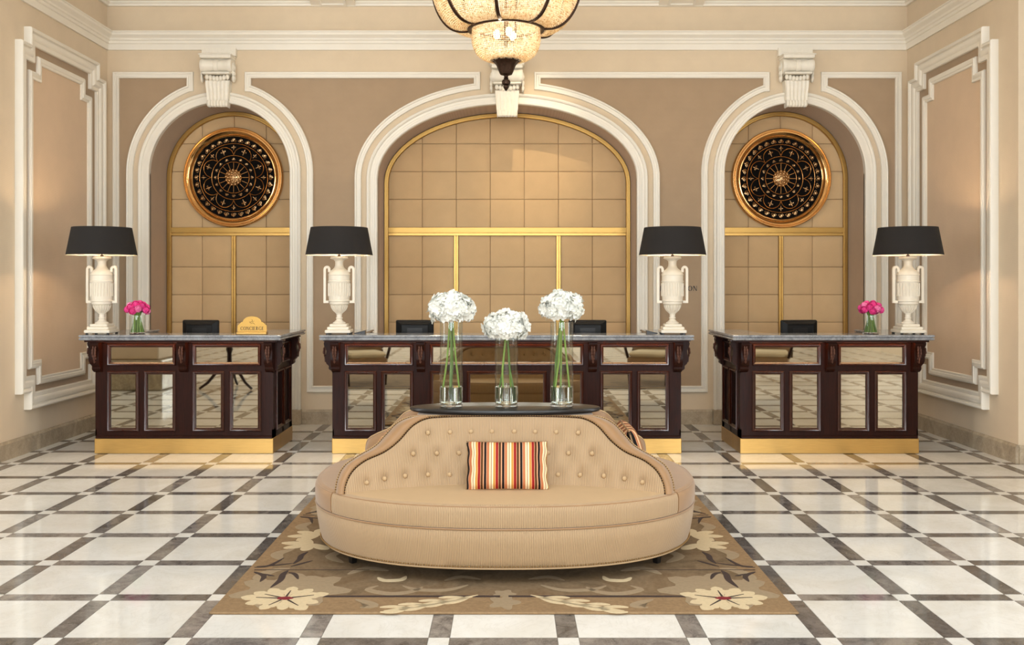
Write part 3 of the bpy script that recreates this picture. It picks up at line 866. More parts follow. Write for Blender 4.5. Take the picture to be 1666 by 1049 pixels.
monitor(-2.845, -.12, 'black monitor seen from behind at the concierge desk')
monitor(-.855, .03, 'black monitor seen from behind left of the vases on the long desk')
monitor(.75, -.02, 'black monitor seen from behind right of the vases on the long desk')
monitor(2.715, .12, 'black monitor seen from behind at the right-hand desk')

# ---------------------------------------------------------------- lettering
def ring_poly(w, h, thick, thin, a0, a1, n=28, cx=0, cz=.5):
    out = []
    for k in range(n):
        q = []
        for f in (k/n, (k+1)/n):
            t = radians(a0+(a1-a0)*f)
            q.append(((cx+w*cos(t), cz+h*sin(t)), (cx+(w-thick)*cos(t), cz+(h-thin)*sin(t))))
        out.append([q[0][0], q[1][0], q[1][1], q[0][1]])
    return out
def R_(x0, x1, z0, z1): return [(x0, z0), (x1, z0), (x1, z1), (x0, z1)]
def glyph(c):
    T, t = .18, .07
    def stem(x): return [R_(x, x+T, 0, 1), R_(x-.06, x+T+.06, 0, .045), R_(x-.06, x+T+.06, .955, 1)]
    if c == 'I': return stem(.06), .26
    if c == 'E': return stem(.06)+[R_(.2, .55, .95, 1), R_(.2, .58, 0, .05), R_(.2, .44, .49, .54), R_(.50, .55, .80, 1), R_(.53, .58, 0, .2), R_(.40, .44, .42, .61)], .62
    if c == 'T': return stem(.27)+[R_(.0, .68, .95, 1), R_(.0, .045, .78, 1), R_(.635, .68, .78, 1)], .68
    if c == 'N': return [R_(.06, .06+t, 0, 1), R_(.64, .64+t, 0, 1), [(.02, 1), (.02+T+.05, 1), (.69, 0), (.60, 0)], R_(.0, .17, 0, .04), R_(.56, .76, .96, 1)], .76
    if c in 'PR':
        g = stem(.06)+ring_poly(.30, .26, T, t, -90, 90, 16, .28, .74)+[R_(.2, .29, .95, 1), R_(.2, .29, .48, .53)]
        if c == 'R': return g+[[(.26, .50), (.41, .50), (.70, .0), (.53, .0)], R_(.52, .74, 0, .04)], .74
        return g, .62
    if c == 'O': return ring_poly(.42, .52, T, t, 0, 360, 40, .42), .84
    if c == 'C': return ring_poly(.42, .52, T, t, 42, 318, 32, .42)+[R_(.68, .73, .68, .95), R_(.68, .73, .10, .30)], .76
    if c == 'G': return ring_poly(.42, .52, T, t, 42, 318, 32, .42)+[R_(.68, .73, .68, .95), R_(.62, .76, .08, .42), R_(.54, .82, .39, .43)], .82
def letters(text, width, height, parent, x0, z0, ymap, d, mat):
    gs = [glyph(c) for c in text]; gap = .12
    tot = sum(g[1] for g in gs)+gap*(len(gs)-1); s = width/tot; x = x0
    for ch, (pl, w) in zip(text, gs):
        m = MB()
        for p in pl: m.prism([(x+a*s, z0+b*height) for a, b in p], ymap, 0, d)
        m.build('letter', mat, parent); x += (w+gap)*s

rl = thing('wall_lettering', 'dark RECEPTION lettering on the brown wall behind the right-centre lamp', 'lettering', (1.622, YB-.004, 1.415))
letters('RECEPTION', .392, .052, rl, 0, 0, lambda a, b, d: (a, -d, b), .004, 'ink')

cs = thing('concierge_sign', 'gold CONCIERGE sign with arched top standing on the desk', 'sign', (-2.243, 8.285, ZT))
pl = [(-.128, .022), (.128, .022), (.128, .078), (.118, .084), (.104, .098), (.096, .108), (.082, .108)]
pl += [(.082*cos(t), .108+.05*sin(t)) for t in [pi*j/14 for j in range(1, 14)]]
pl += [(-.082, .108), (-.096, .108), (-.104, .098), (-.118, .084), (-.128, .078)]
pq = MB().prism(pl, lambda a, b, d: (a, d, b), 0, .008).build('plaque', 'plaque_gold', cs)
MB().bbox(-.133, .133, -.028, .03, 0, .022, .004).build('base_strip', 'gold', cs)
letters('CONCIERGE', .205, .031, pq, -.1025, .036, lambda a, b, d: (a, -d, b), .0012, 'ink')
em = MB()
for pts in ([(-.02, .098), (-.008, .112), (.006, .108), (.018, .118)], [(-.012, .092), (.0, .101), (.014, .097), (.024, .088)], [(-.002, .112), (.004, .124), (-.004, .130)], [(-.016, .104), (-.024, .110)]):
    em.tube([(a, -.0006, z) for a, z in pts], .0013, 5)
em.build('emblem', 'ink', pq)

# ---------------------------------------------------------------- bronze medallions in the side niches
def medallion(cx, cz, label):
    t = thing('medallion', label, 'medallion', (cx, YP-.023, cz), 0, 'round pierced gold medallions')
    def LM(prof, n=96):     # lathe round the y axis, prof = (r, depth to camera)
        return MB().grid([[(r*cos(2*pi*i/n), -d, r*sin(2*pi*i/n)) for r, d in prof] for i in range(n)], True)
    d = LM([(.0005, .004), (.47, .004)], 64); d.build('backing_disc', 'backing', t)
    rim = [(.455, 0), (.455, .018), (.462, .024), (.470, .022), (.474, .028), (.492, .046), (.508, .056), (.520, .056), (.527, .048), (.531, .048), (.536, .054), (.544, .054), (.551, .046), (.555, .03), (.555, 0)]
    LM(rim).build('rim', 'polished_gold', t, 25)
    for r, w in ((.378, .006), (.244, .0065), (.172, .0055)):
        MB().tube([(r*cos(2*pi*i/80), -.012, r*sin(2*pi*i/80)) for i in range(80)], w, 6, True).build('ring', 'polished_gold', t, 60)
    lob = MB()
    P = []
    for k in range(14):
        f = k/13; a = pi/2-f*pi/4; r = .252+.100*sin(pi*f)**.62
        P.append((r*cos(a), -.013, r*sin(a)))
    lob.tube(P, .006, 6); lm = lob.mesh('petal_arc', 'polished_gold', 60)
    for k in range(8): inst('petal_arc', lm, t, None, (0, k*pi/4, 0))
    sp = MB().tube([(0, -.011, .09), (0, -.011, .172)], .0035, 5).mesh('spoke', 'polished_gold')
    for k in range(16): inst('spoke', sp, t, None, (0, (k)*pi/8, 0))
    # boss of whorled rosette
    b = MB().ball((0, -.008, 0), .094, 24, 10, 1, .42, 1)
    for rr, n in ((.03, 5), (.055, 9), (.08, 13)):
        for k in range(n):
            a = 2*pi*k/n+rr*20; yy = -.008-.042*sqrt(max(0, 1-(rr/.098)**2))
            b.ball((rr*cos(a), yy, rr*sin(a)), .0155, 7, 5, 1, .7, 1)
    b.build('boss', 'antique_gold', t, 60)
    def fleur(s):
        m = MB()
        m.ball((0, -.012, .018*s), .011*s, 7, 6, .75, .6, 2.0)
        for q in (-1, 1):
            m.tube([(q*.002*s, -.012, -.012*s), (q*.012*s, -.012, .004*s), (q*.019*s, -.013, .014*s), (q*.026*s, -.012, .006*s), (q*.022*s, -.012, -.003*s)], .0042*s, 5)
        m.tube([(0, -.012, -.034*s), (0, -.012, .004*s)], .0035*s, 5)
        m.ball((0, -.013, -.010*s), .0075*s, 6, 4, 1.5, .7, .7)
        return m
    def palmette(s):
        m = MB()
        for k in range(5):
            a = (k-2)*.52; L = .026-.003*abs(k-2)
            m.tube([(0, -.012, -.010*s), (.6*L*sin(a)*s, -.015, (-.010+.6*L*cos(a))*s), (L*sin(a)*s, -.013, (-.010+L*cos(a))*s)], .004, 5, rr=[.003*s, .0052*s, .0035*s])
        for q in (-1, 1): m.tube([(0, -.012, -.012*s), (q*.012*s, -.012, -.018*s), (q*.022*s, -.012, -.012*s), (q*.020*s, -.012, -.004*s)], .003*s, 5)
        return m
    f1 = fleur(1.0).mesh('fleuron', 'antique_gold', 60); p1 = palmette(1.25).mesh('palmette', 'antique_gold', 60); p2 = palmette(.82).mesh('palmette', 'antique_gold', 60)
    def ring_of(name, me, r, n, ph=0):
        for k in range(n):
            a = ph+2*pi*k/n
            inst(name, me, t, (r*sin(a), 0, r*cos(a)), (0, a, 0))
    ring_of('palmette', p1, .420, 32); ring_of('palmette', p2, .208, 16)
    ring_of('fleuron', f1, .300, 8, pi/8); ring_of('fleuron', fleur(.82).mesh('fleuron', 'antique_gold', 60), .332, 8, 0)
medallion(-ARCH_X, 2.672, 'round pierced gold medallion with petal tracery in the left niche')
medallion(ARCH_X, 2.66, 'round pierced gold medallion with petal tracery in the right niche')

# ---------------------------------------------------------------- flowers and vases
def glass_vase(name, r, h, wall, base, loc, label, group, water):
    t = thing(name, label, 'vase', loc, 0, group)
    n = 40
    MB().lathe([(r, base), (r, h), (r-wall*.5, h+.001), (r-wall, h), (r-wall, base)], n, cap=False).build('glass_wall', 'thin_glass', t, 35)
    MB().lathe([(.0005, 0), (r-.004, 0), (r, .004), (r, base-.0004), (.0005, base-.0004)], n).build('glass_base', 'glass', t, 35)
    if water:
        q = r-wall-.0006
        MB().lathe([(.0005, base+.0008), (q-.004, base+.0008), (q, base+.005), (q, water), (.0005, water)], n).build('water', 'water', t, 35)
    return t
def sphere_pts(n, zmin):
    out = []; g = pi*(3-sqrt(5))
    for i in range(n):
        z = 1-(1-zmin)*(i+.5)/n; r = sqrt(1-z*z); out.append(Vector((r*cos(g*i), r*sin(g*i), z)))
    return out
def petal_cluster(m, c, nrm, s, rnd):
    """a four-petalled floret facing nrm"""
    a = nrm.orthogonal().normalized(); b = nrm.cross(a)
    ph = rnd.random()*pi
    for k in range(4):
        t = ph+k*pi/2
        d = a*cos(t)+b*sin(t); e = nrm.cross(d)
        w = s*.50; cup = rnd.uniform(.1, .5)
        p = [c, c+d*s*.45+e*w+nrm*s*.12, c+d*s*.95+e*w*.7+nrm*s*cup*.6, c+d*s*1.08+nrm*s*cup*.5, c+d*s*.95-e*w*.7+nrm*s*cup*.6, c+d*s*.45-e*w+nrm*s*.12, c+d*s*.55+nrm*s*.02]
        m.add(p, [(0, 1, 6), (1, 2, 6), (2, 3, 6), (3, 4, 6), (4, 5, 6), (5, 0, 6)])
def hydrangea(x, y, z0, vh, rx, rz_, dome, label, seed, nst, spread):
    rnd = random.Random(seed)
    t = thing('hydrangea_bunch', label, 'flowers', (x, y, z0), 0, 'white hydrangeas in the glass vases')
    m = MB(); m.ball((0, 0, dome), .74*rx, 20, 12, 1, 1, .72)
    for P in sphere_pts(330, -.62):
        lump = 1+.07*sin(7*P.x+seed)+.06*sin(8*P.y+2*seed)+.05*sin(9*P.z+seed)
        s = rnd.uniform(.018, .025)
        c = Vector((P.x*rx*.90*lump, P.y*rx*.90*lump, dome+P.z*rz_*.92*lump))
        n = (P+Vector((rnd.uniform(-.6, .6), rnd.uniform(-.6, .6), rnd.uniform(-.5, .5)))).normalized()
        petal_cluster(m, c, n, s, rnd)
    stuff(m.build('flower_head', 'white_petal', t, None, recalc=False))
    for k in range(nst):
        a = rnd.uniform(0, 2*pi) if nst > 4 else k*2*pi/nst+.5+seed
        bx, by = spread*cos(a), spread*.8*sin(a); zb = .03+rnd.uniform(0, .03)
        jx = rnd.uniform(-.008, .008)
        pts = [(bx, by, zb), (bx*.9+jx, by*.9, .12), (bx*.62-jx, by*.62, vh*.55), (bx*.22, by*.22, vh*.95), (0, 0, dome-.02)]
        st = MB().tube(pts, .0055, 7)
        for f in (.3, .62): 
            p = pts[1] if f < .5 else pts[2]; st.ball(p, .0068, 7, 5)
        st.build('stem', 'stem' if k % 2 else 'darkstem', t, 50)
ZTAB = .784
VY = 5.425
for x, h, lb, hb, sd, rx, dm in ((-.311, .49, 'left', 'leftmost', 1, .128, .565), (.007, .40, 'centre', 'middle and lowest', 2, .130, .463), (.326, .49, 'right', 'rightmost', 3, .126, .572)):
    glass_vase('glass_vase', .066, h, .004, .022, (x, VY, ZTAB), {'left': 'tall clear glass cylinder vase at the left end of the black table top', 'centre': 'shorter clear glass cylinder vase in the middle of the black table top', 'right': 'tall clear glass cylinder vase at the right end of the black table top'}[lb], 'clear cylinder vases on the sofa table', .118)
    hydrangea(x, VY, ZTAB, h, rx, .098, dm, hb+' white hydrangea bunch of the three above the sofa', sd, 4 if sd < 3 else 6, .047)

def pink_bunch(x, y, label, vlabel, seed):
    rnd = random.Random(seed)
    glass_vase('small_vase', .068, .165, .004, .012, (x, y, ZT), vlabel, 'small glass vases on the desks', 0)
    t = thing('pink_bouquet', label, 'flowers', (x, y, ZT), 0, 'pink bouquets on the desks')
    for i, P in enumerate(sphere_pts(17, -.12)):
        c = Vector((P.x*.078, P.y*.078, .205+P.z*.060))
        m = MB(); r = .030; m.ball((0, 0, 0), r*.8, 10, 7)
        for ring, n, tilt in ((.55, 5, .9), (.85, 6, .45), (1.05, 7, .1)):
            for k in range(n):
                a = 2*pi*k/n+ring*3
                nn = Vector((cos(a)*ring, sin(a)*ring, tilt+.25)).normalized()
                d = Vector((0, 0, 1)); e = nn.cross(d).normalized(); u = e.cross(nn)
                q = nn*r*(.8+.25*ring*.5); w = r*.55
                m.add([q-u*w-e*w*.3, q-e*w, q+u*w*.9-e*w*.5+nn*w*.3, q+u*w*1.05+nn*w*.45, q+u*w*.9+e*w*.5+nn*w*.3, q+e*w, q-u*w+e*w*.3], [(0, 1, 2, 3, 4, 5, 6)])
        R = P.to_track_quat('Z', 'Y').to_matrix()
        m.v = [tuple(R @ Vector(v)+c) for v in m.v]
        m.build('bloom', 'pale_pink' if i % 6 == 4 else 'pink_petal', t, None, recalc=False)
    for k in range(26):
        a = 2*pi*k/26+rnd.uniform(-.1, .1); q = .054*rnd.uniform(.6, 1)
        MB().tube([(q*cos(a), q*sin(a), .016), (q*.62*cos(a), q*.62*sin(a), .09), (.018*cos(a), .018*sin(a), .16), (.035*cos(a), .035*sin(a), .20)], .0062, 6).build('stem', 'darkstem' if k % 3 else 'stem', t, 50)
pink_bunch(-3.283, 8.36, 'pink bouquet on the concierge desk', 'small round glass vase holding pink flowers on the concierge desk', 5)
pink_bunch(3.235, 8.36, 'pink bouquet on the right-hand desk', 'small round glass vase holding pink flowers on the right-hand desk', 9)

# ---------------------------------------------------------------- rug under the sofa
RZ = .012
RYC, RHX, RHY = 5.45, 1.335, 1.20
rug = thing('area_rug', 'brown patterned rug with cream flowers and leaves under the sofa', 'rug', (0, RYC, 0))
MB().bbox(-RHX, RHX, -RHY, RHY, 0, RZ, .004).build('rug_field', 'rug_border', rug)
MB().box(-RHX+.12, RHX-.12, -RHY+.235, RHY-.235, RZ-.002, RZ+.0008).build('inner_ground', 'rug_ground', rug)
def motif(name, polys, mat, h, quads=((1, 1), (-1, 1), (1, -1), (-1, -1))):
    m = MB()
    for p in polys: m.prism(p, lambda a, b, d: (a, b, d), 0, h)
    me = m.mesh(name, mat)
    for sx, sy in quads: inst(name, me, rug, (0, 0, RZ), None, (sx, sy, 1))
def loc(P): return [(x, y-RYC) for x, y in P]
def blob(cx, cy, n, r0, r1, sx=1, sy=1, ph=0, lobes=5):
    return [(cx+sx*(r0+(r1-r0)*(.5+.5*cos(lobes*t+ph)))*cos(t), cy-RYC+sy*(r0+(r1-r0)*(.5+.5*cos(lobes*t+ph)))*sin(t)) for t in [2*pi*k/n for k in range(n)]]
def strip(P, w0, w1):
    P = [Vector((x, y-RYC)) for x, y in P]; L, R = [], []
    for i, p in enumerate(P):
        d = (P[min(i+1, len(P)-1)]-P[max(i-1, 0)]).normalized(); n = Vector((-d.y, d.x)); w = w0+(w1-w0)*i/(len(P)-1)
        L.append(tuple(p+n*w)); R.append(tuple(p-n*w))
    return L+R[::-1]
def swoosh(P, w):
    P = [Vector((x, y-RYC)) for x, y in P]; Q = []
    for i in range(len(P)-1):
        for f in (0, .25, .5, .75):
            p0, p1, p2, p3 = P[max(i-1, 0)], P[i], P[i+1], P[min(i+2, len(P)-1)]
            Q.append(.5*((2*p1)+(-p0+p2)*f+(2*p0-5*p1+4*p2-p3)*f*f+(-p0+3*p1-3*p2+p3)*f**3))
    Q.append(P[-1]); L, R = [], []; n = len(Q)
    for i, p in enumerate(Q):
        d = (Q[min(i+1, n-1)]-Q[max(i-1, 0)]).normalized(); nn = Vector((-d.y, d.x)); ww = w*sin(pi*min(.97, max(.03, i/(n-1))))**.7
        L.append(tuple(p+nn*ww)); R.append(tuple(p-nn*ww))
    return L+R[::-1]
# big cream corner flower: each petal a lobed leaf
fx, fy = -1.033, 4.43
pet = []
tips = [(-1.245, 4.45), (-1.20, 4.36), (-1.113, 4.287), (-1.01, 4.28), (-.905, 4.28), (-.865, 4.37), (-.84, 4.50), (-.93, 4.565), (-1.03, 4.60), (-1.135, 4.575), (-1.20, 4.52)]
for tx, ty in tips:
    d = Vector((tx-fx, ty-fy)); L = d.length; d.normalize(); n = Vector((-d.y, d.x)); c = Vector((fx, fy-RYC))
    pet.append([tuple(c+d*a*L+n*b*L) for a, b in ((.10, .03), (.34, .10), (.52, .19), (.66, .22), (.74, .16), (.84, .17), (.94, .10), (1, .02), (1, -.02), (.94, -.10), (.84, -.17), (.74, -.16), (.66, -.22), (.52, -.19), (.34, -.10), (.10, -.03))])
motif('soft_flower_ground', [blob(fx, fy+.13, 40, .20, .30, 1.0, .9, .5, 7)], 'rug_soft', .0012)
for k, p in enumerate(pet): motif('cream_petal', [p], 'rug_cream', .0022+.0003*(k % 3))
motif('petal_vein', [strip([(fx+(tx-fx)*.15, fy+(ty-fy)*.15), (fx+(tx-fx)*.66, fy+(ty-fy)*.66)], .006, .002) for tx, ty in tips[::2]], 'rug_dark', .0034)
motif('flower_eye', [blob(fx, fy, 18, .035, .04, 1.0, .55)], 'rug_red', .004)
motif('border_line', [strip([(-.895, 4.463), (-.02, 4.463)], .011, .011)], 'rug_dark', .0018)
motif('thin_line', [strip([(-1.298, 4.875), (-.70, 4.875)], .006, .003)], 'rug_dark', .0014)
# feather leaf along the front edge
spine = [(-.126, 4.48), (-.20, 4.43), (-.29, 4.385), (-.38, 4.335), (-.46, 4.30), (-.545, 4.262)]
fe = [swoosh(spine, .020)]
for i in range(1, 5):
    x, y = spine[i]
    fe.append(swoosh([(x+.03, y+.01), (x-.03, y-.045), (x-.10, y-.075+.02*i*.3)], .018)); fe.append(swoosh([(x+.03, y+.005), (x-.05, y+.02), (x-.11, y+.012)], .016))
for p in fe: motif('cream_feather', [p], 'rug_cream', .0024)
motif('soft_center', [blob(0, 4.38, 36, .05, .085, .95, 1.25, 0, 5), blob(0, 4.50, 30, .04, .06, 1, 1, .6, 5)], 'rug_soft', .0015, ((1, 1), (1, -1)))
for P, w in (([(-.96, 4.59), (-.90, 4.66), (-.97, 4.75), (-1.05, 4.72)], .03), ([(-.62, 4.62), (-.66, 4.56), (-.55, 4.50), (-.45, 4.53), (-.40, 4.60)], .025), ([(-.18, 4.63), (-.28, 4.555), (-.42, 4.56), (-.50, 4.62)], .022),
             ([(-.70, 4.42), (-.64, 4.38), (-.60, 4.33), (-.66, 4.31)], .025), ([(-.30, 4.70), (-.22, 4.76), (-.12, 4.72)], .02), ([(-1.16, 4.66), (-1.24, 4.74), (-1.20, 4.86), (-1.12, 4.90)], .035),
             ([(-.80, 4.80), (-.72, 4.90), (-.60, 4.86)], .03), ([(-.86, 5.0), (-.95, 5.12), (-.88, 5.25)], .03), ([(-1.20, 5.05), (-1.25, 5.16), (-1.18, 5.26)], .035)):
    motif('soft_scroll', [swoosh(P, w)], 'rug_soft', .0013)
motif('cream_crescent', [swoosh([(-.64, 4.75), (-.60, 4.70), (-.52, 4.71), (-.50, 4.77)], .022)], 'rug_cream', .0018)
# dark stems running back along the side borders
for P, w in (([(-1.142, 4.52), (-1.085, 4.49)], .010), ([(-1.141, 4.59), (-1.122, 4.70), (-1.13, 4.80), (-1.12, 4.86)], .017), ([(-1.11, 4.83), (-1.07, 4.80), (-1.036, 4.72)], .012), ([(-1.122, 4.93), (-1.03, 5.035)], .010), ([(-1.309, 4.915), (-1.237, 4.95), (-1.195, 5.085)], .011),
             ([(-1.30, 4.93), (-1.20, 4.955), (-1.12, 4.99)], .008), ([(-1.289, 4.84), (-1.221, 4.77), (-1.216, 4.68)], .014), ([(-1.25, 4.81), (-1.168, 4.77)], .009), ([(-1.119, 4.98), (-1.105, 5.06), (-1.11, 5.13), (-1.09, 5.20)], .016)):
    motif('dark_stem', [swoosh(P, w)], 'rug_dark', .0021)
for k in range(5):
    a = 2.2+k*.8
    motif('pale_petal', [swoosh([(-1.10, 5.36), (-1.10+.10*cos(a), 5.36+.09*sin(a)), (-1.10+.18*cos(a), 5.36+.14*sin(a))], .035)], 'rug_cream', .0019)

# ---------------------------------------------------------------- borne sofa
SA_, SB_, SN = 1.07, .85, 2.4
def sup(th, s=1.0):
    c, q = cos(th), sin(th); e = 2/SN
    return (SA_*s*math.copysign(abs(c)**e, c), SB_*s*math.copysign(abs(q)**e, q))
sofa = thing('borne_sofa', 'oval back-to-back sofa in ribbed golden beige fabric with buttoned backs', 'sofa', (0, 5.45, RZ+.004))
def ringgrid(prof, t0, t1, n, closed=False):
    P, UVs, u, prev = [], [], 0, None
    for i in range(n if closed else n+1):
        t = t0+(t1-t0)*i/n; x, y = sup(t)
        if prev: u += math.hypot(x-prev[0], y-prev[1])
        prev = (x, y)
        P.append([(x*s, y*s, z) for s, z in prof]); UVs.append([(u, z) for s, z in prof])
    return P, UVs
m = MB(); P, U_ = ringgrid([(.90, .078), (.955, .072), (.968, .08), (.980, .12), (.993, .20), (1.0, .262), (.996, .27), (.985, .274), (.90, .275)], 0, 2*pi, 240, True); m.grid(P, True, U_)
m.build('base_body', 'ribbed', sofa, 40)
T0 = math.acos((.905/SA_)**(SN/2))
cush = [(.90, .277), (.988, .277), (.999, .283), (1.003, .30), (1.004, .36), (1.0, .378), (.992, .388), (.97, .394), (.85, .397), (.45, .40), (.02, .40)]
for nm, a0, a1, mat in (('seat_cushion', -pi+T0, -T0, 'ribbed'), ('side_wrap', -T0, T0, 'copper_satin'), ('seat_cushion', T0, pi-T0, 'ribbed'), ('side_wrap', pi-T0, pi+T0, 'copper_satin')):
    g = .006; P, U_ = ringgrid(cush[:8], a0+g, a1-g, 90)
    m = MB(); m.grid(P, False, U_)
    for row in (P[0], P[-1]): m.add([(0, 0, .277)]+row+[(0, 0, .40)], [tuple(range(len(row)+2))])
    o = m.build(nm, mat, sofa, 40)
    P, U_ = ringgrid(cush[7:], a0+g, a1-g, 90)
    MB().grid(P, False, U_).build('cushion_top', 'seat_top' if mat == 'ribbed' else 'copper_satin', o, 40)
    MB().tube([(sup(a0+g+(a1-a0-2*g)*k/80, .993)+(.386,)) for k in range(81)], .0035, 6).build('piping', 'copper_satin', o, 60)
for zz, sc_, nm in ((.276, .999, 'seam_piping'), (.076, .964, 'hem_piping')):
    MB().tube([sup(2*pi*k/200, sc_)+(zz,) for k in range(200)], .0045, 6, True).build(nm, 'piping' if nm[0] == 'h' else 'copper_satin', sofa, 60)
def resample(P, step):
    out = [Vector(P[0])]; acc = 0; n = len(P)
    for i in range(1, n):
        a, b = Vector(P[i-1]), Vector(P[i]); L = (b-a).length; pos = step-acc
        while pos <= L: out.append(a+(b-a)*(pos/L)); pos += step
        acc = (acc+L) % step
    return out
nl = MB()
for p in resample([sup(2*pi*k/400, .975)+(.088,) for k in range(401)], .0135): nl.ball(p, .0046, 6, 4)
stuff(nl.build('hem_nails', 'nail', sofa, 60))
for th in (-pi/2-.98, -pi/2+.98, pi/2-.98, pi/2+.98, -pi/2-.3, pi/2-.3):
    x, y = sup(th, .88 if abs(abs(abs(th)-pi/2)-.98) < .1 else .7)
    MB().lathe([(.0, .0), (.020, .0), (.030, .085), (0, .085)], 4, (x, y, 0)).build('leg', 'black', sofa)

def cr(P, per=8):
    Q = []
    P = [Vector(p) for p in P]
    for i in range(len(P)-1):
        p0, p1, p2, p3 = P[max(i-1, 0)], P[i], P[i+1], P[min(i+2, len(P)-1)]
        for k in range(per):
            f = k/per; Q.append(.5*((2*p1)+(-p0+p2)*f+(2*p0-5*p1+4*p2-p3)*f*f+(-p0+3*p1-3*p2+p3)*f**3))
    Q.append(P[-1]); return [tuple(q) for q in Q]
OUT = [(.0, .727), (.25, .727), (.46, .728), (.538, .726), (.606, .698), (.662, .640), (.712, .590), (.793, .548), (.856, .506), (.881, .45), (.886, .388)]
INN = [(.0, .735), (.20, .735), (.37, .734), (.446, .726), (.513, .692), (.580, .622), (.648, .574), (.742, .538), (.80, .494), (.824, .44), (.828, .388)]
Oh, Ih = cr(OUT), cr(INN)
Oc = [(-x, z) for x, z in Oh[:0:-1]]+Oh; Ic = [(-x, z) for x, z in Ih[:0:-1]]+Ih
def yf(x, z): return -.38-.205*(abs(x)/.83)**2.2+.22*max(0, z-.388)/.355
BTN = []
for r in ([(-.426, .655), (-.306, .655), (-.19, .655), (-.074, .655), (.051, .655), (.167, .655), (.284, .655), (.405, .655)], [(-.499, .555), (-.373, .552), (-.253, .55), (-.125, .55), (0, .55), (.12, .55), (.235, .55), (.348, .552), (.475, .555)],
          [(-.727, .432), (-.640, .444), (-.535, .45), (-.415, .45), (-.30, .446), (-.18, .446), (-.06, .446), (.06, .446), (.17, .446), (.287, .446), (.405, .448), (.53, .45), (.636, .444), (.725, .434)]): BTN += r
def dimple(x, z):
    d = 0; nr = 9
    for bx, bz in BTN:
        q = (x-bx)**2+(z-bz)**2
        if q < .012: d += .020*math.exp(-q/.00055)+.008*math.exp(-((x-bx)**2)/.00008-((z-bz)**2)/.0018)
        nr = min(nr, q)
    return d-.012*min(1, nr/.004)
def make_back():
    fr, uv = [], []
    NV = 26
    for x, zt in Ic:
        row, ur = [], []
        for k in range(NV+1):
            f = k/NV; z = .385+(zt-.385)*f; e = min(1, (zt-.385)/.06)*sin(pi*min(.98, max(.0, f*.98+.02)))**.4
            row.append((x, yf(x, z)+dimple(x, z)*e, z)); ur.append((x*1.03, z))
        fr.append(row); uv.append(ur)
    A = MB().grid(fr, False, uv).mesh('buttoned_front', 'ribbed', 60)
    ro = []
    for (xi, zi), (xo, zo), i in zip(Ic, Oc, range(len(Ic))):
        yi = yf(xi, zi); yo = yf(xo, zo)+.085; row = []
        dx, dz = xo-xi, zo-zi; L = math.hypot(dx, dz) or 1e-6
        for k in range(9):
            f = k/8; b = sin(pi*f)
            row.append((xi+dx*f, yi+(yo-yi)*f**1.3-.028*b, zi+dz*f+.014*b*(.1 if abs(xi) < .40 else 1 if abs(xi) < .80 else .3)))
        row += [(xo, yo+.02, zo-.004), (xo, yo+.045, (zo+.385)/2), (xo, yo+.05, .385)]
        ro.append(row)
    B = MB().grid(ro).mesh('rolled_edge', 'copper_satin', 50)
    pi_ = MB().tube([(x, yf(x, z)-.004, z+.001) for x, z in Ic], .0045, 6).mesh('piping', 'bronze', 60)
    po = MB().tube([(x, yf(x, z)+.087, z+.003) for x, z in Oc], .005, 6).mesh('piping', 'piping', 60)
    na = MB()
    for p in resample([(x, yf(x, z)+.077, z+.003) for x, z in Oc], .014): na.ball(p, .0045, 6, 4)
    for p in resample([(x, yf(x, z)-.006, z+.004) for x, z in Ic], .014): na.ball(p, .004, 6, 4)
    return A, B, pi_, po, na.mesh('edge_nails', 'nail', 60)
BK = make_back()
btn = MB().ball((0, 0, 0), .0125, 12, 8, 1, .6, 1).mesh('button', 'piping', 60)
for nm, rz in (('front_backrest', 0), ('rear_backrest', pi)):
    b = inst(nm, BK[1], sofa, None, (0, 0, rz))
    inst('buttoned_front', BK[0], b); inst('piping', BK[2], b); inst('piping', BK[3], b); stuff(inst('edge_nails', BK[4], b))
    for bx, bz in BTN:
        if not (rz == 0 and abs(bx-.02) < .20 and bz < .60): inst('button', btn, b, (bx, yf(bx, bz)+.008, bz))
MB().box(-.50, .50, -.12, .12, .39, .736).build('back_core', 'copper_satin', sofa)

# oval black table top resting on the two backs
tt = thing('oval_table_top', 'black oval table top resting on the sofa backs under the vases', 'table', (0, 5.457, .757))
MB().lathe([(.0005, 0), (.95, 0), (.985, .003), (1.0, .010), (1.0, .020), (.992, .0255), (.98, .027), (.0005, .027)], 96, (0, 0, 0), .552, .192).build('top', 'blackwood', tt, 35)
MB().box(-.30, .30, -.08, .08, -.004, 0).build('mounting_plate', 'black', tt)

def pillow_mesh(w, h, th):
    n, k = 40, 20; P, U2 = [], []
    m = MB()
    for s in (-1, 1):
        P, U2 = [], []
        for i in range(n+1):
            u = -1+2*i/n; row, ur = [], []
            for j in range(k+1):
                v = -1+2*j/k
                t = th*(max(0, 1-u**4)**.5)*(max(0, 1-v**4)**.5)
                px = 1-.05*(1-abs(u))*0-.03*(1-v*v)*abs(u)**3; pz = 1-.05*(1-u*u)*abs(v)**3
                wr = .004*sin(9*v+3*u)*abs(u)**6
                row.append((w/2*u*px+wr, s*t, h/2*v*pz)); ur.append(((u+1)/2, (v+1)/2))
            P.append(row); U2.append(ur)
        m.grid(P, False, U2)
    return m.mesh('pillow', 'striped', 60)
PL = pillow_mesh(.432, .262, .055)
PE = MB().tube([(.214*a, 0, .128*b) for a, b in ((-1, -1), (-.985, 0), (-1, 1), (0, .96), (1, 1), (.985, 0), (1, -1), (0, -.96))], .005, 6, True).mesh('edge_cord', 'leather', 60)
def pillow(x, y, z, rx, rz, label):
    t = thing('striped_pillow', label, 'pillow', (x, y, z), 0, 'striped pillows on the sofa')
    t.rotation_euler = (rx, 0, rz)
    inst('cover', PL, t); inst('edge_cord', PE, t)
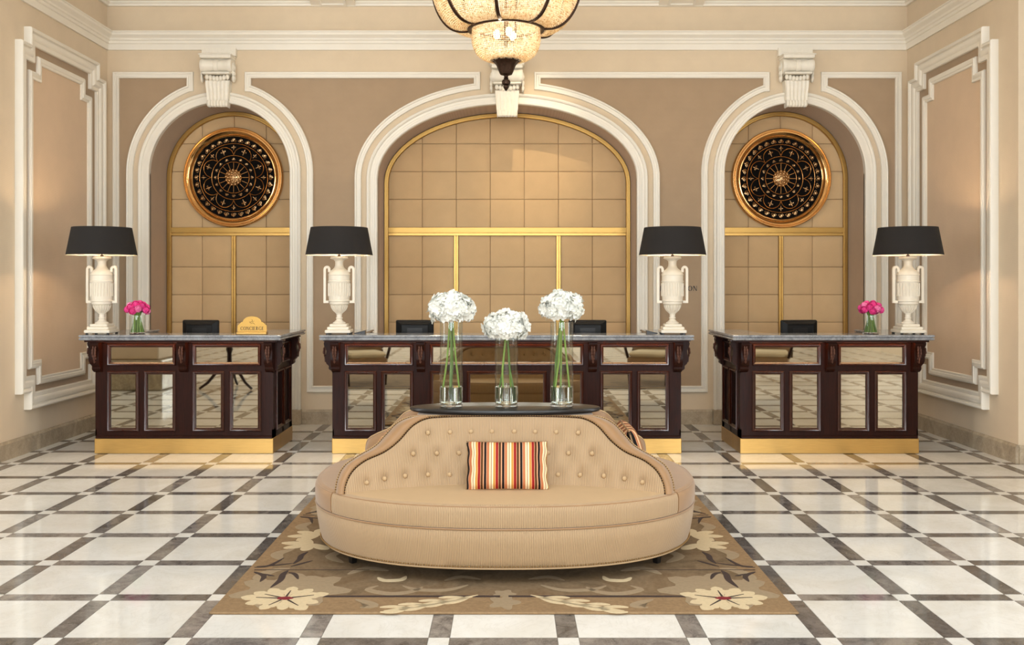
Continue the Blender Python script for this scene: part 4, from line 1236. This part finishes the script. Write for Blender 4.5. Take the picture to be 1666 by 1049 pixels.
pillow(.012, 4.985, .532, -.40, 0, 'small black, red and cream striped pillow on the front seat')
pillow(.735, 5.52, .545, -.30, pi/2, 'striped pillow in the side seat showing behind the right curve of the sofa')
pillow(-.715, 5.54, .505, -.45, -pi/2, 'striped pillow in the side seat showing behind the left curve of the sofa')

# ---------------------------------------------------------------- chandelier
CH = thing('chandelier', 'large beaded bowl chandelier with bronze ribs and finial', 'chandelier', (0, 6.8, 2.885))
Z = 2.885
def bead_shell(prof, step, r, jitter, seed, strings):
    rnd = random.Random(seed); m = MB()
    pts = resample([(a, 0, b) for a, b in prof], step*.92)
    for p in pts:
        n = strings; ph = 0
        for i in range(n):
            t = 2*pi*(i+ph)/n; q = p.x+rnd.uniform(-jitter, jitter)
            c = (q*cos(t), q*sin(t), p.z-Z+rnd.uniform(-jitter, jitter))
            x, y, z = c
            o = len(m.v); m.v += [(x+r, y, z), (x-r, y, z), (x, y+r, z), (x, y-r, z), (x, y, z+r), (x, y, z-r)]
            m.f += [(o, o+2, o+4), (o+2, o+1, o+4), (o+1, o+3, o+4), (o+3, o, o+4), (o+2, o, o+5), (o+1, o+2, o+5), (o+3, o+1, o+5), (o, o+3, o+5)]
    return m
LOW = cr([(.240, 3.325), (.246, 3.27), (.238, 3.215), (.214, 3.16), (.165, 3.122), (.095, 3.105)], 10)
UPP = cr([(.272, 3.333), (.335, 3.333), (.398, 3.355), (.455, 3.408), (.502, 3.49), (.535, 3.60), (.552, 3.73), (.545, 3.88), (.49, 4.02)], 10)
stuff(bead_shell(LOW, .0150, .0072, .0004, 1, 100).build('lower_bead_bowl', 'beads', CH, 80, recalc=False))
stuff(bead_shell(UPP, .0155, .0078, .0008, 2, 190).build('upper_bead_bowl', 'beads', CH, 80, recalc=False))
rg = MB().tube([(.264*cos(2*pi*k/72), .262*sin(2*pi*k/72), 3.337-Z) for k in range(72)], .019, 10, True).build('bronze_ring', 'bronze', CH, 50)
jb = MB()
for k in range(64):
    a = 2*pi*k/64; jb.ball((.276*cos(a), .276*sin(a), 3.342-Z), .009, 7, 5)
stuff(jb.build('ring_beading', 'bronze', rg, 60))
MB().tube([(.49*cos(2*pi*k/72), .49*sin(2*pi*k/72), 4.03-Z) for k in range(72)], .028, 10, True).build('crown_ring', 'bronze', CH, 50)
rib = MB().tube([(r+.006, 0, z-Z) for r, z in UPP[::3]], .012, 7, rr=[.016-.006*k/len(UPP[::3]) for k in range(len(UPP[::3]))]).mesh('rib', 'bronze', 50)
for k in range(8): inst('rib', rib, CH, None, (0, 0, -pi/2-.14+k*pi/4))
cup = MB(); n = 48
cp = [(.103, 3.116), (.103, 3.106), (.094, 3.098), (.080, 3.088), (.067, 3.070), (.057, 3.045), (.050, 3.020), (.043, 3.006), (.018, 2.998), (.013, 2.986), (.019, 2.978), (.013, 2.970)]
cup.grid([[((r*(1+.05*(k % 4 == 0)*(r > .05)))*cos(2*pi*k/n), (r*(1+.05*(k % 4 == 0)*(r > .05)))*sin(2*pi*k/n), z-Z) for r, z in cp] for k in range(n)], True)
cup.build('finial_cup', 'bronze', CH, 40)
MB().lathe([(.012, 2.972-Z), (.026, 2.966-Z), (.032, 2.952-Z), (.029, 2.936-Z), (.016, 2.928-Z), (.021, 2.921-Z), (.020, 2.911-Z), (.009, 2.894-Z), (.0005, 2.885-Z)], 20).build('finial', 'bronze', CH, 40)
MB().tube([(0, 0, 3.2-Z), (0, 0, 5.3-Z)], .016, 10).lathe([(.0005, 5.3-Z), (.11, 5.3-Z), (.10, 5.25-Z), (.03, 5.22-Z), (.0005, 5.22-Z)], 24).build('stem', 'bronze', CH, 40)
for k in range(6):
    a = k*pi/3
    MB().tube([(.48*cos(a), .48*sin(a), 4.04-Z), (.02*cos(a), .02*sin(a), 4.9-Z)], .006, 6).build('chain', 'bronze', CH)
blb = MB().ball((0, 0, 0), .026, 10, 7, 1, 1, 1.3).mesh('bulb', 'bulb', 60)
for k in range(3):
    a = k*2*pi/3-pi/2+.3; inst('bulb', blb, CH, (.07*cos(a), .07*sin(a), 3.30-Z))
for k in range(8):
    a = k*pi/4+.2; inst('bulb', blb, CH, (.30*cos(a), .30*sin(a), 3.90-Z))
light('chandelier_light', 'POINT', (0, 0, 3.24-Z), 17, (1, .87, .66), CH, shadow_soft_size=.10)
for k in range(4):
    a = k*pi/2+.6
    light('chandelier_light', 'POINT', (.30*cos(a), .30*sin(a), 3.60-Z), 17, (1, .86, .64), CH, shadow_soft_size=.10)

# ---------------------------------------------------------------- recessed downlights over the desks
for x, lb in ((-2.84, 'left'), (-.9, 'left-centre'), (.9, 'right-centre'), (2.84, 'right')):
    t = thing('downlight', 'recessed ceiling downlight %s of the row above the desks' % lb, 'downlight', (x, 8.02, 4.995), 0, 'ceiling downlights above the desks')
    MB().lathe([(.05, 0), (.07, 0), (.07, -.008), (.05, -.008)], 24, cap=False).build('trim_ring', 'trim', t)
    MB().lathe([(.0005, .0), (.05, 0)], 20).build('lens', 'bulb', t)
    light('downlight_beam', 'SPOT', (0, 0, -.02), 60, (1, .78, .50), t, (radians(-4), 0, 0), spot_size=radians(62), spot_blend=.9, shadow_soft_size=.05)

t = thing('added_accent_spot', 'added ceiling spotlight brightening the top of the middle niche', 'spotlight', (.30, 7.9, 4.985))  # spotlight added to brighten the upper pads of the middle niche
MB().lathe([(.0005, -.10), (.03, -.10), (.032, -.02), (.05, -.012), (.05, .012), (.0005, .012)], 20).build('housing', 'trim', t, 40)
light('added_accent_beam', 'SPOT', (0, .02, -.11), 210, (1, .82, .54), t, (radians(50), 0, 0), spot_size=radians(26), spot_blend=1.0, shadow_soft_size=.03)

# ---------------------------------------------------------------- lobby furniture seen in the desk mirrors
def armchair(x, y, rz, label):
    t = thing('armchair', label, 'armchair', (x, y, .0136 if abs(x) < 3 else 0), rz, 'armchairs in the lobby')
    MB().bbox(-.30, .30, -.32, .30, .30, .40, .02).build('seat_frame', 'leather', t)
    MB().bbox(-.28, .28, -.33, .24, .40, .48, .03).build('seat_cushion', 'cream_cloth', t)
    rows = []
    for i in range(25):
        a = pi*.08+(pi*.84)*i/24; c, s = cos(a), sin(a); h = .40+.48*(s**1.2)
        rows.append([(.33*c, .02+.32*s, .36), (.33*c, .03+.34*s, h-.02), (.335*c, .035+.35*s, h), (.36*c, .05+.385*s, h), (.365*c, .05+.39*s, h-.02), (.36*c, .04+.37*s, .36)])
    b = MB().grid(rows).build('backrest', 'leather', t, 50)
    MB().tube([(.35*cos(pi*.08+pi*.84*i/24), .045+.37*sin(pi*.08+pi*.84*i/24), .42+.48*sin(pi*.08+pi*.84*i/24)**1.2) for i in range(25)], .018, 8).build('wood_rail', 'mahogany', b, 50)
    for s in (-1, 1):
        MB().tube([(s*.34, .12, .60), (s*.36, -.1, .62), (s*.36, -.25, .60), (s*.33, -.29, .52), (s*.29, -.29, .38)], .022, 8).build('arm', 'mahogany', t, 50)
        for yy in (-.28, .26):
            MB().tube([(s*.27, yy, .32), (s*.28, yy*1.03, .18), (s*.27, yy*1.08, 0)], .02, 8, rr=[.028, .02, .014]).build('leg', 'mahogany', t, 50)
armchair(-2.15, 2.65, pi-.4, 'beige armchair with wood arms mirrored in the left end of the long desk')
armchair(2.15, 2.55, pi+.4, 'beige armchair with wood arms mirrored in the right end of the long desk')
armchair(3.95, 2.3, pi+.3, 'beige armchair with wood arms mirrored in the right-hand desk')
lr = thing('lobby_rug', 'brown lobby rug under the armchairs', 'rug', (0, 1.9, 0))
MB().bbox(-3.0, 3.0, -1.3, 1.35, 0, .012, .004).build('rug_field', 'rug_ground', lr)
MB().box(-2.9, 2.9, 1.12, 1.18, .012, .0135).box(-2.9, 2.9, -1.18, -1.12, .012, .0135).build('border_line', 'rug_dark', lr)
tt = thing('tripod_table', 'dark wood tripod pedestal table mirrored in the concierge desk', 'table', (-3.95, 3.2, 0))
MB().lathe([(.0005, .72), (.44, .72), (.46, .735), (.45, .75), (.0005, .75)], 40).build('top', 'mahogany', tt, 40)
MB().lathe([(.0005, .24), (.05, .24), (.06, .28), (.035, .34), (.03, .5), (.05, .56), (.03, .62), (.06, .72), (.0005, .72)], 20).build('column', 'mahogany', tt, 40)
for k in range(3):
    a = 2*pi*k/3+.5; MB().tube([(.04*cos(a), .04*sin(a), .30), (.16*cos(a), .16*sin(a), .27), (.30*cos(a), .30*sin(a), .10), (.42*cos(a), .42*sin(a), .02)], .02, 8, rr=[.03, .026, .02, .018]).build('leg', 'mahogany', tt, 50)
